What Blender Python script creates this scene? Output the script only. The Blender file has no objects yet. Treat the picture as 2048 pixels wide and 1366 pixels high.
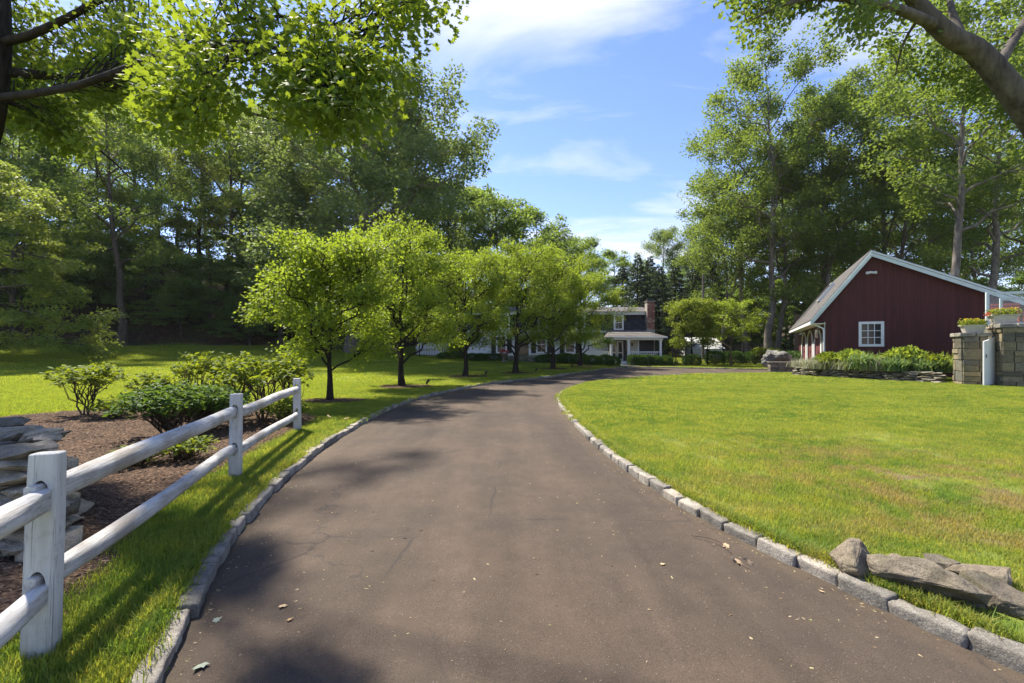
import bpy, bmesh, math, random
import numpy as np
from mathutils import Vector, Matrix, Quaternion, noise

random.seed(11)
rng = np.random.default_rng(11)
scene = bpy.context.scene
COL = scene.collection

# ------------------------------------------------------------------ camera
CAM_H, FPX, HORIZON = 1.55, 910.0, 695.0
cam = bpy.data.cameras.new('camera')
cam_o = bpy.data.objects.new('camera', cam)
COL.objects.link(cam_o)
cam.sensor_width = 36.0
cam.lens = 36.0 * FPX / 2048.0
cam.shift_y = (HORIZON - 683.0) / 2048.0
cam.clip_start = 0.05
cam.clip_end = 2000
cam_o.location = (0, 0, CAM_H)
cam_o.rotation_euler = (math.radians(90), 0, 0)
scene.camera = cam_o

# ------------------------------------------------------------------ sun, sky, exposure
SUN_AZ, SUN_EL = math.radians(48), math.radians(57)      # degrees left of straight ahead, height
S = Vector((-math.sin(SUN_AZ) * math.cos(SUN_EL), math.cos(SUN_AZ) * math.cos(SUN_EL), math.sin(SUN_EL)))
sun = bpy.data.lights.new('sun', 'SUN')
sun.energy = 4.2
sun.angle = math.radians(2.0)
sun.color = (1.0, 0.93, 0.80)
sun_o = bpy.data.objects.new('sun', sun)
COL.objects.link(sun_o)
sun_o.rotation_euler = S.to_track_quat('Z', 'Y').to_euler()
sun_o.location = (-20, 20, 60)

vs = scene.view_settings
vs.view_transform = 'Standard'
vs.look = 'None'
vs.exposure = 1.5
vs.gamma = 1.0
vs.use_curve_mapping = False

world = bpy.data.worlds.new('World')
scene.world = world
world.use_nodes = True
wn, wl = world.node_tree.nodes, world.node_tree.links
wn.clear()
w_out = wn.new('ShaderNodeOutputWorld')
w_bg = wn.new('ShaderNodeBackground')
w_bg.inputs['Strength'].default_value = 0.098
sky = wn.new('ShaderNodeTexSky')
sky.sky_type = 'NISHITA'
sky.sun_disc = False
sky.sun_elevation = SUN_EL
sky.sun_rotation = -SUN_AZ
sky.altitude = 0
sky.air_density = 1.0
sky.dust_density = 0.15
sky.ozone_density = 2.5
w_hs = wn.new('ShaderNodeHueSaturation')
w_hs.inputs['Saturation'].default_value = 1.12
wl.new(sky.outputs[0], w_hs.inputs['Color'])
# thin high cloud: direction projected on a flat layer, stretched noise
tc = wn.new('ShaderNodeTexCoord')
sep = wn.new('ShaderNodeSeparateXYZ')
wl.new(tc.outputs['Generated'], sep.inputs[0])
def wmath(op, a, b=None, clamp=False):
    n = wn.new('ShaderNodeMath'); n.operation = op; n.use_clamp = clamp
    for i, v in enumerate((a, b)):
        if v is None: continue
        if isinstance(v, (int, float)): n.inputs[i].default_value = v
        else: wl.new(v, n.inputs[i])
    return n.outputs[0]
zz = wmath('MAXIMUM', wmath('ADD', sep.outputs[2], 0.06), 0.04)
cx, cy = wmath('DIVIDE', sep.outputs[0], zz), wmath('DIVIDE', sep.outputs[1], zz)
comb = wn.new('ShaderNodeCombineXYZ')
wl.new(cx, comb.inputs[0]); wl.new(cy, comb.inputs[1])
mp = wn.new('ShaderNodeMapping')
mp.inputs['Location'].default_value = (0.62, 0.31, 0)
mp.inputs['Rotation'].default_value = (0, 0, math.radians(14))
mp.inputs['Scale'].default_value = (0.8, 1.5, 1)
wl.new(comb.outputs[0], mp.inputs[0])
nz = wn.new('ShaderNodeTexNoise')
nz.inputs['Scale'].default_value = 1.35
nz.inputs['Detail'].default_value = 9
nz.inputs['Roughness'].default_value = 0.60
nz.inputs['Distortion'].default_value = 0.5
wl.new(mp.outputs[0], nz.inputs['Vector'])
rp = wn.new('ShaderNodeValToRGB')
rp.color_ramp.elements[0].position = 0.50
rp.color_ramp.elements[0].color = (0, 0, 0, 1)
rp.color_ramp.elements[1].position = 0.82
rp.color_ramp.elements[1].color = (0.85, 0.85, 0.85, 1)
def blob(a, b, ra, rb, amp):
    u = wmath('POWER', wmath('DIVIDE', wmath('ABSOLUTE', wmath('SUBTRACT', cx, a)), ra), 2.0); v = wmath('POWER', wmath('DIVIDE', wmath('ABSOLUTE', wmath('SUBTRACT', cy, b)), rb), 2.0)
    return wmath('MULTIPLY', wmath('POWER', 2.718, wmath('MULTIPLY', wmath('ADD', u, v), -1.0)), amp)
cl = wmath('ADD', wmath('ADD', nz.outputs['Fac'], blob(.05, 1.16, .45, .20, .29)), blob(.75, 3.9, 1.5, 1.1, .17))
wl.new(cl, rp.inputs[0])
w_mix = wn.new('ShaderNodeMixRGB')
w_mix.inputs['Color2'].default_value = (4.3, 4.4, 4.55, 1)
wl.new(rp.outputs[0], w_mix.inputs['Fac'])
w_tint = wn.new('ShaderNodeMixRGB'); w_tint.blend_type = 'MULTIPLY'; w_tint.inputs['Fac'].default_value = 1.0
w_tint.inputs['Color2'].default_value = (1.0, .86, .97, 1)
wl.new(w_hs.outputs[0], w_tint.inputs['Color1'])
wl.new(w_tint.outputs[0], w_mix.inputs['Color1'])
wl.new(w_mix.outputs[0], w_bg.inputs['Color'])
wl.new(w_bg.outputs[0], w_out.inputs['Surface'])

cy_ = scene.cycles
cy_.use_denoising = True
cy_.max_bounces = 7
cy_.diffuse_bounces = 4
cy_.glossy_bounces = 2
cy_.transmission_bounces = 5
cy_.transparent_max_bounces = 6
cy_.caustics_reflective = False
cy_.caustics_refractive = False

# ------------------------------------------------------------------ helpers
def PX(px, d): return (px - 1024.0) / FPX * d
def PZ(py, d): return CAM_H - (py - HORIZON) / FPX * d

def tag(o, label=None, cat=None, group=None, kind=None):
    if label: o['label'] = label
    if cat: o['category'] = cat
    if group: o['group'] = group
    if kind: o['kind'] = kind
    return o

def empty(name, loc=(0, 0, 0), rz=0.0):
    o = bpy.data.objects.new(name, None)
    o.empty_display_size = 0.2
    o.location = loc
    o.rotation_euler = (0, 0, rz)
    COL.objects.link(o)
    return o

def link(name, me, mat=None, parent=None, loc=None, rot=None, scl=None):
    o = bpy.data.objects.new(name, me)
    if mat is not None and not me.materials:
        me.materials.append(mat)
    COL.objects.link(o)
    if parent is not None: o.parent = parent
    if loc is not None: o.location = loc
    if rot is not None: o.rotation_euler = rot
    if scl is not None: o.scale = scl if hasattr(scl, '__len__') else (scl,) * 3
    return o

def copy_tree(o, parent=None):
    c = o.copy(); COL.objects.link(c); c.parent = parent
    for ch in list(o.children): copy_tree(ch, c)
    return c

def fast_mesh(name, V, F, rnd=None, smooth=False):
    """V (n,3), F (m,k) arrays -> mesh"""
    me = bpy.data.meshes.new(name)
    V = np.asarray(V, np.float32); F = np.asarray(F, np.int32)
    m, k = F.shape
    me.vertices.add(len(V)); me.vertices.foreach_set('co', V.ravel())
    me.loops.add(m * k); me.loops.foreach_set('vertex_index', F.ravel())
    me.polygons.add(m); me.polygons.foreach_set('loop_start', np.arange(0, m * k, k, dtype=np.int32))
    if smooth: me.polygons.foreach_set('use_smooth', np.ones(m, bool))
    if rnd is not None:
        a = me.attributes.new('rnd', 'FLOAT', 'POINT'); a.data.foreach_set('value', np.asarray(rnd, np.float32))
    me.update(calc_edges=True)
    return me

class MB:
    """collects boxes, tubes, prisms into one mesh"""
    def __init__(s): s.v, s.f = [], []
    def add(s, V, F):
        b = len(s.v); s.v += [tuple(p) for p in V]; s.f += [tuple(i + b for i in q) for q in F]; return s
    def box(s, x0, x1, y0, y1, z0, z1):
        V = [(x0, y0, z0), (x1, y0, z0), (x1, y1, z0), (x0, y1, z0), (x0, y0, z1), (x1, y0, z1), (x1, y1, z1), (x0, y1, z1)]
        return s.add(V, [(0, 3, 2, 1), (4, 5, 6, 7), (0, 1, 5, 4), (1, 2, 6, 5), (2, 3, 7, 6), (3, 0, 4, 7)])
    def prism(s, poly, a0, a1, axis='y'):
        n = len(poly)
        if axis == 'y':
            V = [(x, a0, z) for x, z in poly] + [(x, a1, z) for x, z in poly]
        elif axis == 'x':
            V = [(a0, y, z) for y, z in poly] + [(a1, y, z) for y, z in poly]
        else:
            V = [(x, y, a0) for x, y in poly] + [(x, y, a1) for x, y in poly]
        F = [tuple(range(n))[::-1], tuple(range(n, 2 * n))] + [(i, (i + 1) % n, n + (i + 1) % n, n + i) for i in range(n)]
        return s.add(V, F)
    def bar(s, p, q, r, segs=6):
        V, F = tube([p, q], [r, r], segs)
        s.add(V, [tuple(x) for x in F])
        n = segs
        b = len(s.v) - 2 * n
        s.f.append(tuple(range(b, b + n))[::-1]); s.f.append(tuple(range(b + n, b + 2 * n)))
        return s
    def tube(s, pts, radii, segs=8, cap=True):
        V, F = tube(pts, radii, segs)
        s.add(V, [tuple(x) for x in F])
        if cap:
            b = len(s.v) - len(V)
            s.f.append(tuple(range(b, b + segs))[::-1]); s.f.append(tuple(range(len(s.v) - segs, len(s.v))))
        return s
    def build(s, name, mat, parent=None, loc=None, rot=None, bevel=0, smooth=False, segs=2):
        me = bpy.data.meshes.new(name); me.from_pydata(s.v, [], s.f)
        bm = bmesh.new(); bm.from_mesh(me); bmesh.ops.recalc_face_normals(bm, faces=bm.faces); bm.to_mesh(me); bm.free()
        if smooth: me.polygons.foreach_set('use_smooth', np.ones(len(me.polygons), bool))
        o = link(name, me, mat, parent, loc, rot)
        if bevel:
            b = o.modifiers.new('bevel', 'BEVEL'); b.width = bevel; b.segments = segs; b.limit_method = 'ANGLE'
        return o

def tube(pts, radii, segs=7):
    P = np.asarray(pts, float); n = len(P)
    R = np.asarray(radii, float)
    T = np.gradient(P, axis=0); T /= np.linalg.norm(T, axis=1, keepdims=True) + 1e-9
    ref = np.array([0, 0, 1.0]) if abs(T[0][2]) < 0.9 else np.array([1.0, 0, 0])
    V = []
    u = np.cross(T[0], ref); u /= np.linalg.norm(u)
    ang = np.arange(segs) / segs * 2 * np.pi
    for i in range(n):
        u = u - T[i] * np.dot(u, T[i]); u /= np.linalg.norm(u) + 1e-9
        w = np.cross(T[i], u)
        V.append(P[i] + R[i] * (np.cos(ang)[:, None] * u + np.sin(ang)[:, None] * w))
    V = np.concatenate(V)
    F = [(i * segs + j, i * segs + (j + 1) % segs, (i + 1) * segs + (j + 1) % segs, (i + 1) * segs + j)
         for i in range(n - 1) for j in range(segs)]
    return V, np.array(F)

def tubes_mesh(name, tubes):
    Vs, Fs, b = [], [], 0
    for pts, rad, sg in tubes:
        V, F = tube(pts, rad, sg); Vs.append(V); Fs.append(F + b); b += len(V)
    return fast_mesh(name, np.concatenate(Vs), np.concatenate(Fs), smooth=True)

def catmull(pts, n):
    P = np.asarray(pts, float); m = len(P)
    P2 = np.vstack([2 * P[0] - P[1], P, 2 * P[-1] - P[-2]])
    out = []
    for i in range(m - 1):
        p0, p1, p2, p3 = P2[i:i + 4]
        for t in np.linspace(0, 1, n, endpoint=False):
            out.append(.5 * (2 * p1 + (p2 - p0) * t + (2 * p0 - 5 * p1 + 4 * p2 - p3) * t * t + (3 * p1 - p0 - 3 * p2 + p3) * t ** 3))
    out.append(P[-1])
    return np.array(out)

def smoothstep(a, b, x):
    t = np.clip((x - a) / (b - a), 0, 1); return t * t * (3 - 2 * t)

# ------------------------------------------------------------------ materials
class N:
    def __init__(s, name):
        s.m = bpy.data.materials.new(name); s.m.use_nodes = True
        s.n, s.l = s.m.node_tree.nodes, s.m.node_tree.links
        s.n.clear(); s.out = s.n.new('ShaderNodeOutputMaterial')
    def node(s, t, **kw):
        n = s.n.new(t)
        for k, v in kw.items():
            if k in n.inputs: s.set(n.inputs[k], v)
            else: setattr(n, k, v)
        return n
    def set(s, sock, v):
        if isinstance(v, bpy.types.NodeSocket): s.l.new(v, sock)
        elif isinstance(v, tuple) and len(v) == 3 and sock.type == 'RGBA': sock.default_value = (*v, 1)
        else: sock.default_value = v
    def pos(s): return s.node('ShaderNodeNewGeometry').outputs['Position']
    def obj(s): return s.node('ShaderNodeTexCoord').outputs['Object']
    def attr(s, name): return s.node('ShaderNodeAttribute', attribute_name=name).outputs['Fac']
    def orand(s): return s.node('ShaderNodeObjectInfo').outputs['Random']
    def mapping(s, v, scale=(1, 1, 1), rot=(0, 0, 0), loc=(0, 0, 0)):
        n = s.node('ShaderNodeMapping'); s.l.new(v, n.inputs[0])
        n.inputs['Scale'].default_value = scale; n.inputs['Rotation'].default_value = rot; n.inputs['Location'].default_value = loc
        return n.outputs[0]
    def noise(s, v, scale, detail=4, rough=.55, dist=0):
        n = s.node('ShaderNodeTexNoise'); s.l.new(v, n.inputs['Vector'])
        n.inputs['Scale'].default_value = scale; n.inputs['Detail'].default_value = detail
        n.inputs['Roughness'].default_value = rough; n.inputs['Distortion'].default_value = dist
        return n.outputs['Fac']
    def voro(s, v, scale, feature='F1', out='Distance'):
        n = s.node('ShaderNodeTexVoronoi', feature=feature); s.l.new(v, n.inputs['Vector'])
        n.inputs['Scale'].default_value = scale; return n.outputs[out]
    def ramp(s, f, *stops):
        n = s.node('ShaderNodeValToRGB'); s.l.new(f, n.inputs[0]); e = n.color_ramp.elements
        while len(e) < len(stops): e.new(0.5)
        for i, (p, c) in enumerate(stops):
            e[i].position = p; e[i].color = (c, c, c, 1) if isinstance(c, (int, float)) else (*c, 1)
        return n.outputs[0]
    def mix(s, f, a, b, mode='MIX'):
        n = s.node('ShaderNodeMixRGB', blend_type=mode)
        s.set(n.inputs[0], f); s.set(n.inputs[1], a); s.set(n.inputs[2], b); return n.outputs[0]
    def math(s, op, a, b=0.0, clamp=False):
        n = s.node('ShaderNodeMath', operation=op, use_clamp=clamp); s.set(n.inputs[0], a); s.set(n.inputs[1], b); return n.outputs[0]
    def bump(s, h, strength=.3, dist=.02, normal=None):
        n = s.node('ShaderNodeBump'); n.inputs['Strength'].default_value = strength; n.inputs['Distance'].default_value = dist
        s.l.new(h, n.inputs['Height'])
        if normal is not None: s.l.new(normal, n.inputs['Normal'])
        return n.outputs[0]
    def bsdf(s, col, rough=.8, normal=None, spec=.3, metal=0.0):
        n = s.node('ShaderNodeBsdfPrincipled'); s.set(n.inputs['Base Color'], col); s.set(n.inputs['Roughness'], rough)
        n.inputs['Specular IOR Level'].default_value = spec; n.inputs['Metallic'].default_value = metal
        if normal is not None: s.l.new(normal, n.inputs['Normal'])
        return n.outputs[0]
    def done(s, sh): s.l.new(sh, s.out.inputs['Surface']); return s.m

def m_plain(name, c1, c2, scale=6, rough=.8, bump=.2, dist=.01, spec=.3, coord='obj', detail=5, stretch=(1, 1, 1)):
    k = N(name); v = k.obj() if coord == 'obj' else k.pos()
    v = k.mapping(v, stretch)
    n = k.noise(v, scale, detail)
    c = k.mix(k.ramp(n, (.3, 0.0), (.7, 1.0)), c1, c2)
    return k.done(k.bsdf(c, rough, k.bump(k.noise(v, scale * 4, 4), bump, dist) if bump else None, spec))

def m_leaf(name, c1, c2, tcol, trans=.42, rough=.55, spec=.25, clump=.5):
    """c1/c2: range of leaf colours; tcol: light passed through the leaf"""
    k = N(name); r = k.attr('rnd'); big = k.noise(k.pos(), clump, 2)
    f = k.math('ADD', k.math('MULTIPLY', r, .6), k.math('MULTIPLY', k.ramp(big, (.35, 0.0), (.65, 1.0)), .4))
    c = k.mix(f, c1, c2)
    t = k.mix(f, tuple(x * .75 for x in tcol), tcol)
    tr = k.node('ShaderNodeBsdfTranslucent'); k.set(tr.inputs[0], t)
    ms = k.node('ShaderNodeMixShader'); ms.inputs[0].default_value = trans
    k.l.new(k.bsdf(c, rough, None, spec), ms.inputs[1]); k.l.new(tr.outputs[0], ms.inputs[2])
    return k.done(ms.outputs[0])

MAT = {}
MAT['maple_leaf'] = m_leaf('maple_leaf', (.065, .13, .018), (.12, .185, .026), (.31, .39, .025), .52, clump=.9)
MAT['row_leaf'] = m_leaf('row_leaf', (.115, .18, .018), (.22, .28, .034), (.38, .48, .035), .5, clump=.9)
MAT['forest_leaf'] = m_leaf('forest_leaf', (.072, .135, .036), (.145, .21, .055), (.31, .42, .055), .5, clump=.25)
MAT['forest_leaf_light'] = m_leaf('forest_leaf_light', (.10, .155, .035), (.19, .24, .055), (.36, .43, .055), .5, clump=.3)
MAT['oak_leaf'] = m_leaf('oak_leaf', (.09, .145, .055), (.17, .225, .09), (.27, .35, .075), .44, clump=.3)
MAT['right_leaf'] = m_leaf('right_leaf', (.075, .128, .032), (.15, .20, .052), (.28, .37, .045), .46, clump=.35)
MAT['dark_leaf'] = m_leaf('dark_leaf', (.06, .12, .036), (.12, .19, .052), (.26, .37, .05), .48, clump=.3)
MAT['needle'] = m_leaf('needle', (.035, .065, .032), (.075, .11, .05), (.08, .12, .04), .25, clump=.4)
MAT['shrub_leaf'] = m_leaf('shrub_leaf', (.07, .12, .018), (.16, .21, .028), (.34, .40, .02), .42, rough=.6, spec=.2, clump=1.5)
MAT['shrub_dark_leaf'] = m_leaf('shrub_dark_leaf', (.05, .10, .028), (.10, .165, .035), (.18, .28, .03), .38, rough=.6, spec=.2, clump=1.5)
MAT['yew'] = m_leaf('yew', (.035, .085, .02), (.085, .15, .03), (.10, .18, .02), .25, clump=1.2)
MAT['lime_leaf'] = m_leaf('lime_leaf', (.11, .17, .02), (.22, .26, .03), (.34, .40, .03), .42, clump=.8)
MAT['daylily'] = m_leaf('daylily', (.13, .20, .03), (.27, .33, .05), (.42, .50, .05), .46, rough=.5, clump=.8)
MAT['iris_leaf'] = m_leaf('iris_leaf', (.10, .17, .06), (.20, .28, .11), (.24, .34, .09), .4, rough=.5, clump=.8)
MAT['pale_leaf'] = m_leaf('pale_leaf', (.26, .27, .16), (.46, .45, .34), (.38, .38, .22), .4, clump=2.0)
MAT['yellow_petal'] = m_leaf('yellow_petal', (.5, .35, .02), (.75, .6, .05), (.6, .45, .03), .3)
MAT['red_petal'] = m_leaf('red_petal', (.5, .04, .05), (.75, .12, .1), (.5, .08, .05), .3)
MAT['dry_leaf'] = m_leaf('dry_leaf', (.25, .15, .07), (.5, .38, .22), (.2, .13, .05), .2)
MAT['brown_leaf'] = m_leaf('brown_leaf', (.16, .05, .025), (.26, .09, .04), (.2, .06, .02), .3)

def m_bark(name, c1, c2, sc=7):
    k = N(name); v = k.mapping(k.obj(), (1, 1, .22)); n = k.noise(v, sc, 6, .65); n2 = k.noise(k.obj(), 1.3, 3)
    c = k.mix(k.ramp(n, (.35, 0.0), (.65, 1.0)), c1, c2)
    c = k.mix(k.math('MULTIPLY', k.ramp(n2, (.5, 0.0), (.7, 1.0)), .45), c, tuple(x * 1.3 + .02 for x in c2))
    return k.done(k.bsdf(c, .92, k.bump(n, .9, .04), .15))
MAT['bark'] = m_bark('bark', (.035, .028, .022), (.11, .092, .075))
MAT['bark_grey'] = m_bark('bark_grey', (.075, .065, .055), (.20, .175, .15))
MAT['bark_oak'] = m_bark('bark_oak', (.045, .038, .032), (.125, .108, .094), 5)
MAT['bark_dark'] = m_bark('bark_dark', (.014, .011, .009), (.042, .034, .028), 14)
MAT['twig'] = m_bark('twig', (.05, .04, .028), (.13, .10, .07), 20)

def m_granite(name, lo, hi, moss=0.0):
    k = N(name); v = k.pos(); r = k.orand()
    sp = k.noise(v, 120, 3, .8); bl = k.noise(v, 9, 4)
    c = k.mix(k.ramp(sp, (.36, 0.0), (.62, 1.0)), lo, hi)
    c = k.mix(k.math('MULTIPLY', k.ramp(bl, (.42, 0.0), (.68, 1.0)), .55), c, tuple(x * .5 for x in lo))
    c = k.mix(1.0, c, k.ramp(r, (0.0, (.58, .57, .55)), (.5, (1.0, .98, .95)), (1.0, (1.28, 1.2, 1.1))), 'MULTIPLY')
    if moss:
        c = k.mix(k.math('MULTIPLY', k.ramp(k.noise(v, 5, 5, .7), (.52, 0.0), (.66, 1.0)), moss), c, (.075, .085, .03))
    h = k.math('ADD', k.noise(v, 45, 6, .7), k.math('MULTIPLY', k.noise(v, 12, 4), 1.2))
    return k.done(k.bsdf(c, .85, k.bump(h, .75, .012), .3))
MAT['granite'] = m_granite('granite', (.15, .138, .12), (.39, .365, .325))
MAT['ledge_stone'] = m_granite('ledge_stone', (.085, .072, .052), (.21, .18, .14), .3)
MAT['fieldstone'] = m_granite('fieldstone', (.165, .145, .11), (.38, .34, .27), .5)
MAT['slate_stone'] = m_granite('slate_stone', (.14, .13, .105), (.29, .265, .225), .4)

def m_boulder():
    k = N('boulder'); v = k.pos(); n = k.noise(v, 3.2, 6, .65); l = k.noise(v, 2.2, 5, .7, .6)
    c = k.mix(k.ramp(n, (.35, 0.0), (.65, 1.0)), (.085, .08, .07), (.21, .20, .18))
    c = k.mix(k.ramp(l, (.52, 0.0), (.60, 1.0)), c, (.30, .30, .275))
    c = k.mix(k.ramp(k.noise(k.mapping(v, (1, 1, 1), loc=(5, 2, 1)), 3, 5, .7), (.58, 0.0), (.66, .8)), c, (.06, .07, .03))
    return k.done(k.bsdf(c, .95, k.bump(k.noise(v, 9, 6, .7), 1.0, .06), .2))
MAT['boulder'] = m_boulder()
def m_blockstone():
    k = N('pillar_stone'); v = k.pos(); r = k.orand()
    base = k.ramp(r, (0, (.12, .115, .10)), (.3, (.24, .20, .13)), (.5, (.16, .155, .135)), (.75, (.34, .27, .17)), (1, (.10, .095, .08)))
    n = k.noise(v, 7, 6, .7)
    c = k.mix(k.ramp(n, (.35, 0.0), (.7, 1.0)), base, k.mix(1.0, base, (.55, .56, .45), 'MULTIPLY'))
    return k.done(k.bsdf(c, .9, k.bump(k.noise(v, 18, 6, .7), .9, .03), .2))
MAT['pillar_stone'] = m_blockstone()

def m_paint_wood():
    k = N('weathered_white_paint'); o = k.obj(); v = k.mapping(o, (.35, 6, 6))
    n = k.noise(v, 6, 7, .75); n2 = k.noise(o, 2.2, 4); fine = k.noise(k.mapping(o, (1.5, 30, 30)), 4, 5, .7)
    peel = k.ramp(k.math('ADD', k.math('MULTIPLY', n, .6), k.math('MULTIPLY', n2, .4)), (.45, 0.0), (.50, .4), (.57, 1.0))
    c = k.mix(k.ramp(n2, (.3, 0.0), (.7, 1.0)), (.60, .59, .57), (.46, .45, .43))
    c = k.mix(k.math('MULTIPLY', peel, .85), c, k.mix(fine, (.16, .135, .11), (.42, .37, .31)))
    crack = k.ramp(k.noise(k.mapping(o, (.5, 14, 14)), 5, 3, .5), (.49, 0.0), (.5, 1.0), (.51, 0.0))
    c = k.mix(k.math('MULTIPLY', crack, .7), c, (.10, .085, .07))
    return k.done(k.bsdf(c, .7, k.bump(k.math('SUBTRACT', fine, k.math('MULTIPLY', peel, .6)), .5, .006), .3))
MAT['rail_paint'] = m_paint_wood()

def m_post():
    k = N('post_paint'); o = k.obj(); n2 = k.noise(k.mapping(o, (4, 4, .8)), 3, 5, .7)
    fine = k.noise(k.mapping(o, (40, 40, 2)), 3, 5, .7)
    z = k.node('ShaderNodeSeparateXYZ'); k.l.new(o, z.inputs[0])
    dirt = k.math('MULTIPLY', k.ramp(z.outputs[2], (0.0, 1.0), (.32, 0.0)), k.ramp(n2, (.3, .35), (.6, 1.0)))
    c = k.mix(k.ramp(n2, (.35, 0.0), (.75, 1.0)), (.56, .55, .52), (.40, .39, .36))
    c = k.mix(k.math('MULTIPLY', dirt, .75), c, (.16, .14, .10))
    crack = k.ramp(k.noise(k.mapping(o, (16, 16, .25)), 3, 2, .5), (.492, 0.0), (.5, 1.0), (.508, 0.0))
    c = k.mix(k.math('MULTIPLY', crack, .8), c, (.10, .09, .08))
    c = k.mix(k.math('MULTIPLY', k.ramp(k.noise(o, 9, 6, .75), (.55, 0.0), (.68, 1.0)), .5), c, (.24, .22, .17))
    return k.done(k.bsdf(c, .7, k.bump(fine, .35, .004), .3))
MAT['post_paint'] = m_post()
MAT['white_paint'] = m_plain('white_paint', (.74, .74, .73), (.66, .66, .65), 5, .55, .05, .004)
MAT['pale_trim'] = m_plain('pale_trim', (.56, .63, .64), (.48, .55, .56), 4, .5, .05, .004)
MAT['black_metal'] = m_plain('black_metal', (.012, .012, .013), (.02, .02, .022), 8, .45, 0)
MAT['dark_hollow'] = m_plain('dark_hollow', (.02, .018, .016), (.035, .03, .027), 8, .9, 0)

def m_glass_dark(name='window_glass', col=(.02, .026, .03)):
    k = N(name); return k.done(k.bsdf(col, .08, None, .35))
MAT['window_glass'] = m_glass_dark()
MAT['screen_mesh'] = m_plain('screen_mesh', (.035, .035, .035), (.055, .053, .05), 3, .7, 0)
def m_clear_glass():
    k = N('clear_glass'); tr = k.node('ShaderNodeBsdfTransparent'); tr.inputs[0].default_value = (.93, .96, .95, 1)
    gl = k.node('ShaderNodeBsdfGlossy'); gl.inputs['Roughness'].default_value = .03
    ms = k.node('ShaderNodeMixShader'); fr = k.node('ShaderNodeFresnel'); k.l.new(fr.outputs[0], ms.inputs[0])
    k.l.new(tr.outputs[0], ms.inputs[1]); k.l.new(gl.outputs[0], ms.inputs[2]); return k.done(ms.outputs[0])
MAT['clear_glass'] = m_clear_glass()

def m_siding(name, c1, c2, axis, pitch):
    k = N(name); o = k.obj(); sp = k.node('ShaderNodeSeparateXYZ'); k.l.new(o, sp.inputs[0])
    ph = k.math('FRACT', k.math('DIVIDE', sp.outputs[axis], pitch))
    gro = k.ramp(ph, (0.0, 0.0), (.07, 1.0), (.93, 1.0), (1.0, 0.0))
    n = k.noise(k.mapping(o, (8, 8, .5)), 2, 5, .7)
    c = k.mix(k.ramp(n, (.3, 0.0), (.7, 1.0)), c1, c2)
    cell = k.node('ShaderNodeTexWhiteNoise', noise_dimensions='1D'); k.l.new(k.math('FLOOR', k.math('DIVIDE', sp.outputs[axis], pitch)), cell.inputs['W'])
    c = k.mix(1.0, c, k.ramp(cell.outputs[0], (0, .84), (1, 1.08)), 'MULTIPLY')
    return k.done(k.bsdf(c, .75, k.bump(gro, .8, .015), .25))
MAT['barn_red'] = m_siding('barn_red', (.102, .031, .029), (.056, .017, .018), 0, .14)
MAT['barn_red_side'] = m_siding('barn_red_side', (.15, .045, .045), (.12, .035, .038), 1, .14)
MAT['clapboard'] = m_siding('clapboard', (.66, .67, .68), (.58, .59, .60), 2, .13)

def m_shingle(name, c1, c2, s=.16):
    k = N(name); o = k.obj()
    b = k.node('ShaderNodeTexBrick'); b.offset = .5
    vv = k.node('ShaderNodeSeparateXYZ'); k.l.new(o, vv.inputs[0])
    cb = k.node('ShaderNodeCombineXYZ'); k.l.new(k.math('ADD', vv.outputs[0], vv.outputs[1]), cb.inputs[0]); k.l.new(vv.outputs[2], cb.inputs[1])
    k.l.new(cb.outputs[0], b.inputs['Vector'])
    b.inputs['Scale'].default_value = 1.0; b.inputs['Brick Width'].default_value = s * 1.6; b.inputs['Row Height'].default_value = s
    b.inputs['Mortar Size'].default_value = .012; k.set(b.inputs['Color1'], c1); k.set(b.inputs['Color2'], c2); k.set(b.inputs['Mortar'], tuple(x * .4 for x in c1))
    n = k.noise(o, 2.5, 5, .7)
    c = k.mix(1.0, b.outputs[0], k.ramp(n, (.3, .75), (.7, 1.15)), 'MULTIPLY')
    return k.done(k.bsdf(c, .9, k.bump(b.outputs['Fac'], .5, .02), .2))
MAT['slate_shingle'] = m_shingle('slate_shingle', (.035, .037, .045), (.06, .062, .072))
MAT['roof_shingle'] = m_shingle('roof_shingle', (.10, .092, .088), (.15, .14, .132))
MAT['brick'] = m_plain('brick', (.20, .065, .045), (.30, .12, .085), 9, .9, .3)
MAT['mortar'] = m_plain('mortar', (.36, .32, .29), (.28, .25, .22), 12, .95, .2)
MAT['terracotta_pale'] = m_plain('terracotta_pale', (.52, .49, .42), (.42, .39, .33), 6, .85, .2)
MAT['tan_wood'] = m_plain('tan_wood', (.26, .18, .11), (.20, .13, .08), 5, .8, .2, stretch=(6, 6, .5))
MAT['soil'] = m_plain('soil', (.05, .035, .022), (.085, .06, .038), 14, .95, .6, .03, coord='pos')

def m_mulch():
    k = N('mulch'); v = k.pos()
    ch = k.voro(k.mapping(v, (1, 1.6, 1)), 42, 'F1', 'Color'); n = k.noise(v, 1.3, 4); sp = k.node('ShaderNodeSeparateColor'); k.l.new(ch, sp.inputs[0])
    c = k.ramp(sp.outputs[0], (0, (.040, .027, .018)), (.5, (.084, .056, .038)), (1, (.175, .12, .082)))
    c = k.mix(1.0, c, k.ramp(n, (.3, (.75, .72, .72)), (.7, (1.2, 1.1, 1.0))), 'MULTIPLY')
    return k.done(k.bsdf(c, .95, k.bump(k.voro(v, 42), .9, .03), .15))
MAT['mulch'] = m_mulch()

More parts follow.
